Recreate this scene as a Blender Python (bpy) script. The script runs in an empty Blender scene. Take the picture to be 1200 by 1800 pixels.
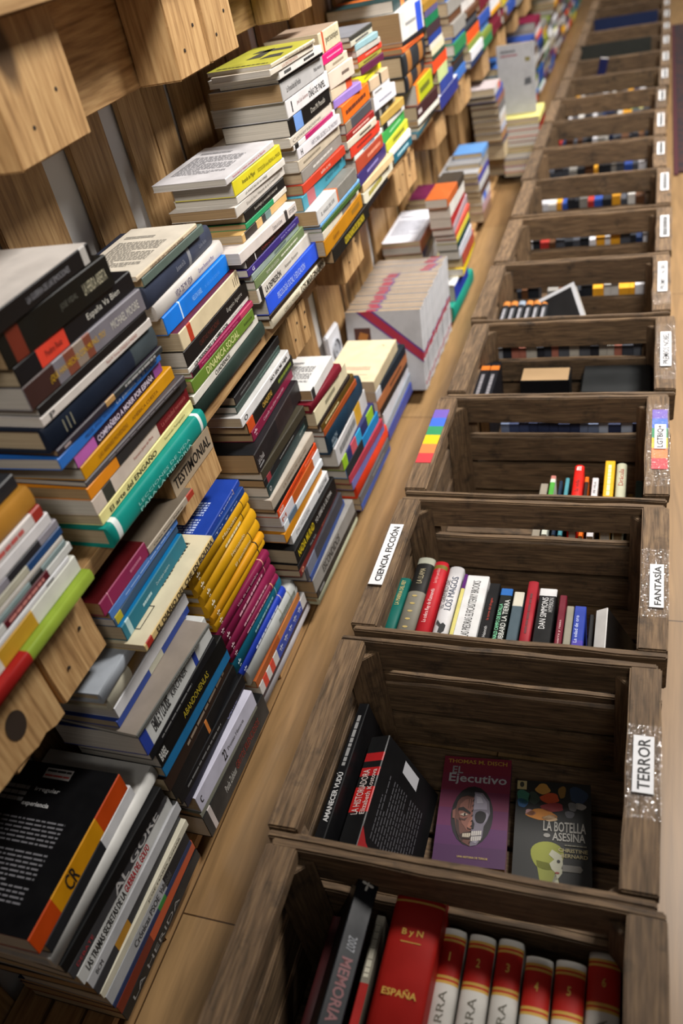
import bpy, bmesh, math, random
from mathutils import Matrix, Vector
random.seed(7)
SC = bpy.context.scene
COL = SC.collection
R_ = math.radians

# ------------------------------------------------------------------ camera, world, lights, exposure
H = 0.238                                   # height of the crate rims above the floor
cam_d = bpy.data.cameras.new('camera')
cam = bpy.data.objects.new('camera', cam_d)
COL.objects.link(cam)
CR = Vector((0.93963655, 0.28761208, -0.18537113))
CD = Vector((0.03779736, -0.62567333, -0.77916894))
CF = Vector((-0.34008017, 0.72512907, -0.59877651))
CP = Vector((0.37531546, -0.41032395, 0.82222082 + H))
cam.matrix_world = Matrix(((CR.x, -CD.x, -CF.x, CP.x), (CR.y, -CD.y, -CF.y, CP.y), (CR.z, -CD.z, -CF.z, CP.z), (0, 0, 0, 1)))
cam_d.sensor_fit = 'VERTICAL'
cam_d.sensor_height = 36.0
cam_d.lens = 1446.4575 / 1800 * 36.0
cam_d.clip_start = 0.02
cam_d.dof.use_dof = True
cam_d.dof.focus_distance = 1.16
cam_d.dof.aperture_fstop = 3.3
SC.camera = cam

world = bpy.data.worlds.new('world')
SC.world = world
world.use_nodes = True
bg = world.node_tree.nodes['Background']
bg.inputs[0].default_value = (1.0, 0.97, 0.94, 1)
bg.inputs[1].default_value = 0.075

def area(name, loc, size, power, color, target=None, spread=125):
    d = bpy.data.lights.new(name, 'AREA')
    d.shape = 'RECTANGLE'
    d.size, d.size_y = size
    d.energy = power
    d.color = color
    d.spread = R_(spread)
    o = bpy.data.objects.new(name, d)
    o.location = loc
    if target is not None:
        o.rotation_euler = (Vector(target) - Vector(loc)).to_track_quat('-Z', 'Y').to_euler()
    COL.objects.link(o)
    return o
WARM = (1.0, 0.95, 0.89)
area('ceiling_or_fill_lamp', (1.25, 1.75, 2.75), (0.6, 0.6), 54, WARM, (0.0, 1.6, 0.1), 104)
area('ceiling_or_fill_lamp', (1.3, 3.6, 2.75), (0.6, 0.6), 46, WARM, (0.1, 3.3, 0.1))
area('ceiling_or_fill_lamp', (1.3, 5.8, 2.75), (0.6, 0.6), 38, WARM, (0.1, 5.6, 0.1))
area('ceiling_or_fill_lamp', (0.9, -1.6, 2.75), (0.6, 0.6), 12, WARM, (-0.25, 1.7, 1.0), 56)  # added fill behind the camera, no known lamp there; brightens page ends

SC.view_settings.view_transform = 'Standard'
SC.view_settings.look = 'None'
SC.view_settings.gamma = 1.0
SC.view_settings.exposure = 0.0
SC.view_settings.use_curve_mapping = False

# ------------------------------------------------------------------ materials
def lin(h):
    h = h.lstrip('#')
    if len(h) == 3: h = ''.join(c * 2 for c in h)
    out = []
    for i in (0, 2, 4):
        v = int(h[i:i + 2], 16) / 255
        out.append(v / 12.92 if v <= 0.04045 else ((v + 0.055) / 1.055) ** 2.4)
    return tuple(out) + (1,)
MATS = {}
def new_mat(name):
    m = bpy.data.materials.new(name)
    m.use_nodes = True
    nt = m.node_tree
    return m, nt, nt.nodes['Principled BSDF']
def flat(hexc, rough=0.6, key='ink', metal=0.0):
    k = (key, hexc, rough, metal)
    if k not in MATS:
        m, nt, b = new_mat(key)
        b.inputs['Base Color'].default_value = lin(hexc)
        b.inputs['Roughness'].default_value = rough
        b.inputs['Metallic'].default_value = metal
        MATS[k] = m
    return MATS[k]
def cover_mat(hexc, rough=0.38):
    k = ('cover', hexc, rough)
    if k not in MATS:
        m, nt, b = new_mat('book_cover')
        tc = nt.nodes.new('ShaderNodeTexCoord')
        no = nt.nodes.new('ShaderNodeTexNoise')
        no.inputs['Scale'].default_value = 35
        no.inputs['Detail'].default_value = 5
        nt.links.new(tc.outputs['Object'], no.inputs['Vector'])
        rp = nt.nodes.new('ShaderNodeValToRGB')
        c = lin(hexc)
        rp.color_ramp.elements[0].position = 0.3
        rp.color_ramp.elements[0].color = tuple(x * 0.86 for x in c[:3]) + (1,)
        rp.color_ramp.elements[1].position = 0.62
        rp.color_ramp.elements[1].color = c
        nt.links.new(no.outputs['Fac'], rp.inputs['Fac'])
        nt.links.new(rp.outputs['Color'], b.inputs['Base Color'])
        mr = nt.nodes.new('ShaderNodeMapRange')
        mr.inputs['To Min'].default_value = rough - 0.08
        mr.inputs['To Max'].default_value = rough + 0.2
        nt.links.new(no.outputs['Fac'], mr.inputs['Value'])
        nt.links.new(mr.outputs['Result'], b.inputs['Roughness'])
        b.inputs['Specular IOR Level'].default_value = 0.22
        MATS[k] = m
    return MATS[k]
def page_mat(kind):
    k = ('pages', kind)
    if k not in MATS:
        m, nt, b = new_mat('page_block')
        tc = nt.nodes.new('ShaderNodeTexCoord')
        mp = nt.nodes.new('ShaderNodeMapping')
        mp.inputs['Scale'].default_value = (4, 4, 900)
        oi = nt.nodes.new('ShaderNodeObjectInfo')
        no = nt.nodes.new('ShaderNodeTexNoise')
        no.inputs['Scale'].default_value = 1.0
        no.inputs['Detail'].default_value = 3
        nt.links.new(tc.outputs['Object'], mp.inputs['Vector'])
        nt.links.new(mp.outputs['Vector'], no.inputs['Vector'])
        rp = nt.nodes.new('ShaderNodeValToRGB')
        a, c = {'cream': ('#8f7d63', '#c2b091'), 'white': ('#a39d93', '#d0cac0'), 'old': ('#83684a', '#b0936a')}[kind]
        rp.color_ramp.elements[0].position = 0.28
        rp.color_ramp.elements[0].color = lin(a)
        rp.color_ramp.elements[1].position = 0.66
        rp.color_ramp.elements[1].color = lin(c)
        nt.links.new(no.outputs['Fac'], rp.inputs['Fac'])
        hs = nt.nodes.new('ShaderNodeHueSaturation')
        mr = nt.nodes.new('ShaderNodeMapRange')
        mr.inputs['To Min'].default_value = 0.82
        mr.inputs['To Max'].default_value = 1.12
        nt.links.new(oi.outputs['Random'], mr.inputs['Value'])
        nt.links.new(mr.outputs['Result'], hs.inputs['Value'])
        nt.links.new(rp.outputs['Color'], hs.inputs['Color'])
        nt.links.new(hs.outputs['Color'], b.inputs['Base Color'])
        b.inputs['Roughness'].default_value = 0.85
        MATS[k] = m
    return MATS[k]
def wood(name, dark, mid, light, axis, rough=0.6, stain=0.0, knots=True, stretch=14.0, bump=0.25):
    """grain running along AXIS (0, 1, 2), with growth bands, knots and dark stains of their own shape"""
    k = ('wood', name, axis)
    if k in MATS: return MATS[k]
    m, nt, b = new_mat(name)
    N = nt.nodes.new; L = nt.links.new
    tc = N('ShaderNodeTexCoord'); oi = N('ShaderNodeObjectInfo')
    off = N('ShaderNodeVectorMath'); off.operation = 'SCALE'
    comb = N('ShaderNodeCombineXYZ')
    for i in range(3): L(oi.outputs['Random'], comb.inputs[i])
    L(comb.outputs[0], off.inputs[0]); off.inputs['Scale'].default_value = 37.0
    add = N('ShaderNodeVectorMath'); add.operation = 'ADD'
    L(tc.outputs['Object'], add.inputs[0]); L(off.outputs[0], add.inputs[1])
    mp = N('ShaderNodeMapping')
    s = [stretch * 1.0] * 3; s[axis] = stretch / 12.0
    mp.inputs['Scale'].default_value = s
    L(add.outputs[0], mp.inputs['Vector'])
    n1 = N('ShaderNodeTexNoise'); n1.inputs['Scale'].default_value = 1.6; n1.inputs['Detail'].default_value = 3; n1.inputs['Distortion'].default_value = 0.6
    L(mp.outputs[0], n1.inputs['Vector'])
    # rings: fract-like bands of the low noise
    mu = N('ShaderNodeMath'); mu.operation = 'MULTIPLY'; mu.inputs[1].default_value = 38.0
    L(n1.outputs['Fac'], mu.inputs[0])
    si = N('ShaderNodeMath'); si.operation = 'SINE'; L(mu.outputs[0], si.inputs[0])
    n2 = N('ShaderNodeTexNoise'); n2.inputs['Scale'].default_value = 14.0; n2.inputs['Detail'].default_value = 6
    L(mp.outputs[0], n2.inputs['Vector'])
    mx = N('ShaderNodeMath'); mx.operation = 'MULTIPLY_ADD'; mx.inputs[1].default_value = 0.075
    L(si.outputs[0], mx.inputs[0]); L(n2.outputs['Fac'], mx.inputs[2])
    rp = N('ShaderNodeValToRGB')
    e = rp.color_ramp.elements
    e[0].position = 0.25; e[0].color = lin(dark)
    e[1].position = 0.75; e[1].color = lin(light)
    x = e.new(0.48); x.color = lin(mid)
    L(mx.outputs[0], rp.inputs['Fac'])
    col = rp.outputs['Color']
    if knots:
        vp = N('ShaderNodeMapping'); s2 = [9.0] * 3; s2[axis] = 4.2
        vp.inputs['Scale'].default_value = s2
        L(add.outputs[0], vp.inputs['Vector'])
        vo = N('ShaderNodeTexVoronoi'); vo.inputs['Scale'].default_value = 1.0
        L(vp.outputs[0], vo.inputs['Vector'])
        kr = N('ShaderNodeValToRGB')
        kr.color_ramp.elements[0].position = 0.12; kr.color_ramp.elements[0].color = (1, 1, 1, 1)
        kr.color_ramp.elements[1].position = 0.19; kr.color_ramp.elements[1].color = (0, 0, 0, 1)
        L(vo.outputs['Distance'], kr.inputs['Fac'])
        mi = N('ShaderNodeMix'); mi.data_type = 'RGBA'
        L(kr.outputs['Color'], mi.inputs['Factor']); L(col, mi.inputs['A']); mi.inputs['B'].default_value = tuple(v * 0.42 for v in lin(dark)[:3]) + (1,)
        col = mi.outputs['Result']
    if stain > 0:
        ns = N('ShaderNodeTexNoise'); ns.inputs['Scale'].default_value = 24.0; ns.inputs['Detail'].default_value = 7; ns.inputs['Roughness'].default_value = 0.65
        L(add.outputs[0], ns.inputs['Vector'])
        sr = N('ShaderNodeValToRGB')
        sr.color_ramp.elements[0].position = 0.55; sr.color_ramp.elements[0].color = (0, 0, 0, 1)
        sr.color_ramp.elements[1].position = 0.72; sr.color_ramp.elements[1].color = (stain,) * 3 + (1,)
        L(ns.outputs['Fac'], sr.inputs['Fac'])
        m2 = N('ShaderNodeMix'); m2.data_type = 'RGBA'
        L(sr.outputs['Color'], m2.inputs['Factor']); L(col, m2.inputs['A']); m2.inputs['B'].default_value = lin('#1d1712')
        col = m2.outputs['Result']
    hs = N('ShaderNodeHueSaturation')
    mr = N('ShaderNodeMapRange'); mr.inputs['To Min'].default_value = 0.8; mr.inputs['To Max'].default_value = 1.15
    L(oi.outputs['Random'], mr.inputs['Value']); L(mr.outputs['Result'], hs.inputs['Value']); L(col, hs.inputs['Color'])
    L(hs.outputs['Color'], b.inputs['Base Color'])
    b.inputs['Roughness'].default_value = rough
    bp = N('ShaderNodeBump'); bp.inputs['Strength'].default_value = bump; bp.inputs['Distance'].default_value = 0.002
    L(n2.outputs['Fac'], bp.inputs['Height']); L(bp.outputs['Normal'], b.inputs['Normal'])
    MATS[k] = m
    return m
def pine(axis): return wood('pallet_pine', '#8d6a42', '#b08a5b', '#c8a472', axis, 0.62)
def crate_wood(axis): return wood('aged_crate_wood', '#41321f', '#5f4a34', '#7a6246', axis, 0.75, stain=0.8, knots=False, stretch=22.0, bump=0.5)

# ------------------------------------------------------------------ object helpers
def link(o, parent=None):
    COL.objects.link(o)
    if parent is not None: o.parent = parent
    return o
def thing(name, label, cat, loc=(0, 0, 0), group=None, mat=None):
    o = bpy.data.objects.new(name, None)
    o.empty_display_size = 0.03
    if mat is not None: o.matrix_world = mat
    else: o.location = loc
    o['label'] = label
    o['category'] = cat
    if group: o['group'] = group
    return link(o)
def tag(o, label, cat, group=None):
    o['label'] = label; o['category'] = cat
    if group: o['group'] = group
    return o
def mesh_obj(name, me, parent=None, label=None):
    o = bpy.data.objects.new(name, me)
    link(o, parent)
    if label: o['label'] = label
    return o
def py_mesh(name, verts, faces, mats, fidx=None, smooth=False):
    me = bpy.data.meshes.new(name)
    me.from_pydata(verts, [], faces)
    for m in mats: me.materials.append(m)
    if fidx: me.polygons.foreach_set('material_index', fidx)
    if smooth: me.polygons.foreach_set('use_smooth', [True] * len(me.polygons))
    me.update()
    return me
def box_mesh(name, lo, hi, mat, bevel=0.0, jitter=0.0, cuts=0, axis=0, seed=0):
    bm = bmesh.new()
    bmesh.ops.create_cube(bm, size=1)
    for v in bm.verts:
        v.co = Vector([lo[i] + (v.co[i] + 0.5) * (hi[i] - lo[i]) for i in range(3)])
    if cuts:
        es = [e for e in bm.edges if abs((e.verts[0].co - e.verts[1].co)[axis]) > 1e-6]
        bmesh.ops.subdivide_edges(bm, edges=es, cuts=cuts, use_grid_fill=True)
    if jitter:
        rr = random.Random(seed)
        wob = {}
        for v in bm.verts:
            key = round(v.co[axis], 4)
            if key not in wob: wob[key] = [rr.uniform(-1, 1) for _ in range(3)]
            w = wob[key]
            for i in range(3):
                v.co[i] += jitter * (0.5 * w[i] + 0.7 * rr.uniform(-1, 1)) * (0.6 if i == axis else 1)
    if bevel:
        bmesh.ops.bevel(bm, geom=list(bm.edges), offset=bevel, segments=2, affect='EDGES', clamp_overlap=True)
    bmesh.ops.recalc_face_normals(bm, faces=bm.faces)
    me = bpy.data.meshes.new(name)
    bm.to_mesh(me); bm.free()
    me.materials.append(mat)
    return me
def box(name, lo, hi, mat, parent=None, label=None, **kw):
    return mesh_obj(name, box_mesh(name, lo, hi, mat, **kw), parent, label)
def prism_mesh(name, poly, z0, z1, mat, bevel=0.0):
    n = len(poly)
    vs = [(x, y, z0) for x, y in poly] + [(x, y, z1) for x, y in poly]
    fs = [tuple(range(n))[::-1], tuple(range(n, 2 * n))] + [(i, (i + 1) % n, n + (i + 1) % n, n + i) for i in range(n)]
    me = py_mesh(name, vs, fs, [mat])
    bm = bmesh.new(); bm.from_mesh(me)
    if bevel: bmesh.ops.bevel(bm, geom=list(bm.edges), offset=bevel, segments=2, affect='EDGES', clamp_overlap=True)
    bmesh.ops.recalc_face_normals(bm, faces=bm.faces)
    bm.to_mesh(me); bm.free()
    return me

# ------------------------------------------------------------------ lettering
GLYPHS = {}
def want(s, bold):
    GLYPHS.setdefault((s, bold), None)
def bake_glyphs():
    tmp = []
    for (s, bold) in list(GLYPHS):
        cu = bpy.data.curves.new('lettering', 'FONT')
        cu.body = s
        cu.size = 1.0
        cu.resolution_u = 2
        cu.offset = 0.018 if bold else 0.0
        o = bpy.data.objects.new('lettering', cu)
        COL.objects.link(o)
        tmp.append(((s, bold), o, cu))
    bpy.context.view_layer.update()
    dg = bpy.context.evaluated_depsgraph_get()
    for k, o, cu in tmp:
        me = bpy.data.meshes.new_from_object(o.evaluated_get(dg))
        vs = [(v.co.x, v.co.y) for v in me.vertices]
        fs = [tuple(p.vertices) for p in me.polygons]
        GLYPHS[k] = (vs, fs)
        bpy.data.meshes.remove(me)
    for k, o, cu in tmp:
        bpy.data.objects.remove(o)
        bpy.data.curves.remove(cu)
def text_geo(s, bold, frame, w, h):
    """letters of S scaled into a w x h rectangle; FRAME maps (u, v) from 0..w, 0..h to a point"""
    vs, fs = GLYPHS[(s, bold)]
    if not vs: return [], []
    x0 = min(v[0] for v in vs); x1 = max(v[0] for v in vs)
    y0 = min(v[1] for v in vs); y1 = max(v[1] for v in vs)
    sx = w / max(x1 - x0, 1e-6); sy = h / max(y1 - y0, 1e-6)
    return [frame((v[0] - x0) * sx, (v[1] - y0) * sy) for v in vs], fs
def dash_geo(frame, w, h, rng, rows=1, word=(0.03, 0.11), fill=0.62, last=True):
    vs, fs = [], []
    rh = h / rows
    for r in range(rows):
        u = 0.0
        end = w * (rng.uniform(0.35, 0.8) if (last and rows > 3 and (r % 7 == 6 or r == rows - 1)) else 1.0)
        v0 = h - (r + 0.5 + fill / 2) * rh; v1 = v0 + fill * rh
        while u < end:
            l = min(w * rng.uniform(*word), end - u)
            if l > 0.002 * w:
                n = len(vs)
                vs += [frame(u, v0), frame(u + l, v0), frame(u + l, v1), frame(u, v1)]
                fs.append((n, n + 1, n + 2, n + 3))
            u += l + w * 0.018
    return vs, fs
class Ink:
    """collects flat printed marks of several colours into one mesh"""
    def __init__(self): self.v, self.f, self.mi, self.mats = [], [], [], []
    def add(self, geo, mat):
        vs, fs = geo
        if not fs: return
        if mat not in self.mats: self.mats.append(mat)
        i = self.mats.index(mat); n = len(self.v)
        self.v += vs
        for f in fs: self.f.append(tuple(a + n for a in f)); self.mi.append(i)
    def build(self, name, parent):
        if not self.f: return None
        return mesh_obj(name, py_mesh(name, self.v, self.f, self.mats, self.mi), parent)

# ------------------------------------------------------------------ books
def book_meshes(L, T, W, kind, col, top, bands, side=None):
    c = 0.0008 if kind == 'p' else 0.0026
    c = min(c, T * 0.2)
    rough = 0.36 if kind == 'p' else 0.5
    if kind == 'p': bul = 0.0007; n = 4
    elif kind == 'h': bul = min(0.0045, T * 0.18); n = 8
    else: bul = min(0.007, T * 0.3); n = 10
    sp = []
    for i in range(n + 1):
        a = -math.pi / 2 + math.pi * i / n
        if kind == 'p':
            sp = [(-0.0012, 0), (0, min(0.0012, T * .2)), (0, T - min(0.0012, T * .2)), (-0.0012, T)]
            break
        sp.append((-bul + bul * math.cos(a), T / 2 + T / 2 * math.sin(a)))
    prof = [(-W, 0)] + sp + [(-W, T)]
    no = len(prof)
    inner = [(-W, T - c), (-bul - c, T - c), (-bul - c, c), (-W, c)]
    prof = prof + inner
    npf = len(prof)
    ys = {0.0, 1.0}
    for b in bands:
        if b[1] > b[0]: ys.add(max(0.0, b[0])); ys.add(min(1.0, b[1]))
    ys = sorted(ys)
    mats = [cover_mat(col, rough)]
    def mi(h):
        m = cover_mat(h, rough)
        if m not in mats: mats.append(m)
        return mats.index(m)
    vs, fs, fi = [], [], []
    for y in ys:
        vs += [(x, y * L, z) for x, z in prof]
    for s in range(len(ys) - 1):
        mid = (ys[s] + ys[s + 1]) / 2
        whole = spine = 0
        for b in bands:
            if b[0] <= mid <= b[1]:
                j = mi(b[2])
                spine = j
                if len(b) < 4: whole = j
        for i in range(npf):
            k = (i + 1) % npf
            fs.append((s * npf + i, s * npf + k, (s + 1) * npf + k, (s + 1) * npf + i))
            if 1 <= i <= no - 3: fi.append(spine)
            elif i == no - 2: fi.append(mi(top) if top else whole)
            elif i == 0: fi.append(mi(side) if side else whole)
            else: fi.append(whole)
    for s, rev in ((0, False), (len(ys) - 1, True)):
        b0 = s * npf
        # end caps: strips between outer and inner outlines
        o = [b0 + i for i in range(no)]; q = [b0 + no + i for i in range(4)]
        caps = [[o[0], o[1], q[2], q[3]], [o[no - 2], o[no - 1], q[0], q[1]], [q[2]] + o[1:no - 1] + [q[1]]]
        for cpl in caps:
            fs.append(tuple(cpl if rev else cpl[::-1])); fi.append(fi[0] if not rev else fi[(len(ys) - 2) * npf])
    me = py_mesh('cover', vs, fs, mats, fi)
    bm = bmesh.new(); bm.from_mesh(me)
    bmesh.ops.recalc_face_normals(bm, faces=bm.faces)
    if kind != 'p':
        for f in bm.faces: f.smooth = len(f.verts) == 4 and abs(f.normal.y) < 0.5 and f.normal.x > 0.05
    bm.to_mesh(me); bm.free()
    ins = 0.0006 if kind == 'p' else 0.0035
    return me, ((-W + (0.0006 if kind == 'p' else 0.004), ins, c), (-bul - c, L - ins, T - c))
BOOK_N = [0]
def make_book(label, mat, L, T, W, kind, col, top=0, bands=(), text=(), blurb=0, group=None, side=None, marks=None, pages=None, tbold=None):
    rng = random.Random(label)
    root = thing('book', label, 'book', group=group, mat=mat)
    me, (lo, hi) = book_meshes(L, T, W, kind, col, top, bands, side)
    mesh_obj('cover', me, root)
    pk = pages or rng.choice(['cream', 'cream', 'white', 'old'] if kind != 'p' else ['cream', 'white', 'white', 'old'])
    box('pages', lo, hi, page_mat(pk), root)
    ink = Ink()
    e = 0.00035
    for t in text:
        s, tcol, f0, f1, hf = t[:5]
        v = t[5] if len(t) > 5 else 0
        flip = len(t) > 6
        h = hf * T; zc = T / 2 + v * T
        if flip: fr = lambda u, w, f1=f1, zc=zc, h=h: (e, f1 * L - u, zc + h / 2 - w)
        else: fr = lambda u, w, f0=f0, zc=zc, h=h: (e, f0 * L + u, zc - h / 2 + w)
        wd = (f1 - f0) * L
        one = Ink()
        if s: one.add(text_geo(s, hf >= 0.5, fr, wd, h), flat(tcol))
        else: one.add(dash_geo(fr, wd, h, rng, 1, (0.06, 0.2), 0.9), flat(tcol))
        one.build('lettering', root)
    if blurb:
        ink = Ink()
        fr = lambda u, w: (-W * 0.9 + u, L * 0.2 + w, T + e)
        ink.add(dash_geo(fr, W * 0.72, L * 0.5, rng, 17), flat(blurb))
        ink.build('printed_text', root)
        ink = Ink()
        fr2 = lambda u, w: (-W * 0.9 + u, L * 0.76 + w, T + e)
        ink.add(dash_geo(fr2, W * 0.45, L * 0.06, rng, 2, (0.2, 0.4)), flat(blurb))
        ink.build('printed_text', root)
        ink = Ink()
    for sd in range(getattr(marks, 'sides', 1) if marks else 0):
        ink = Ink()
        if sd: marks(ink, L, T, W, e, sd)
        else: marks(ink, L, T, W, e)
        ink.build('printed_pattern', root)
    return root
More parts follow.
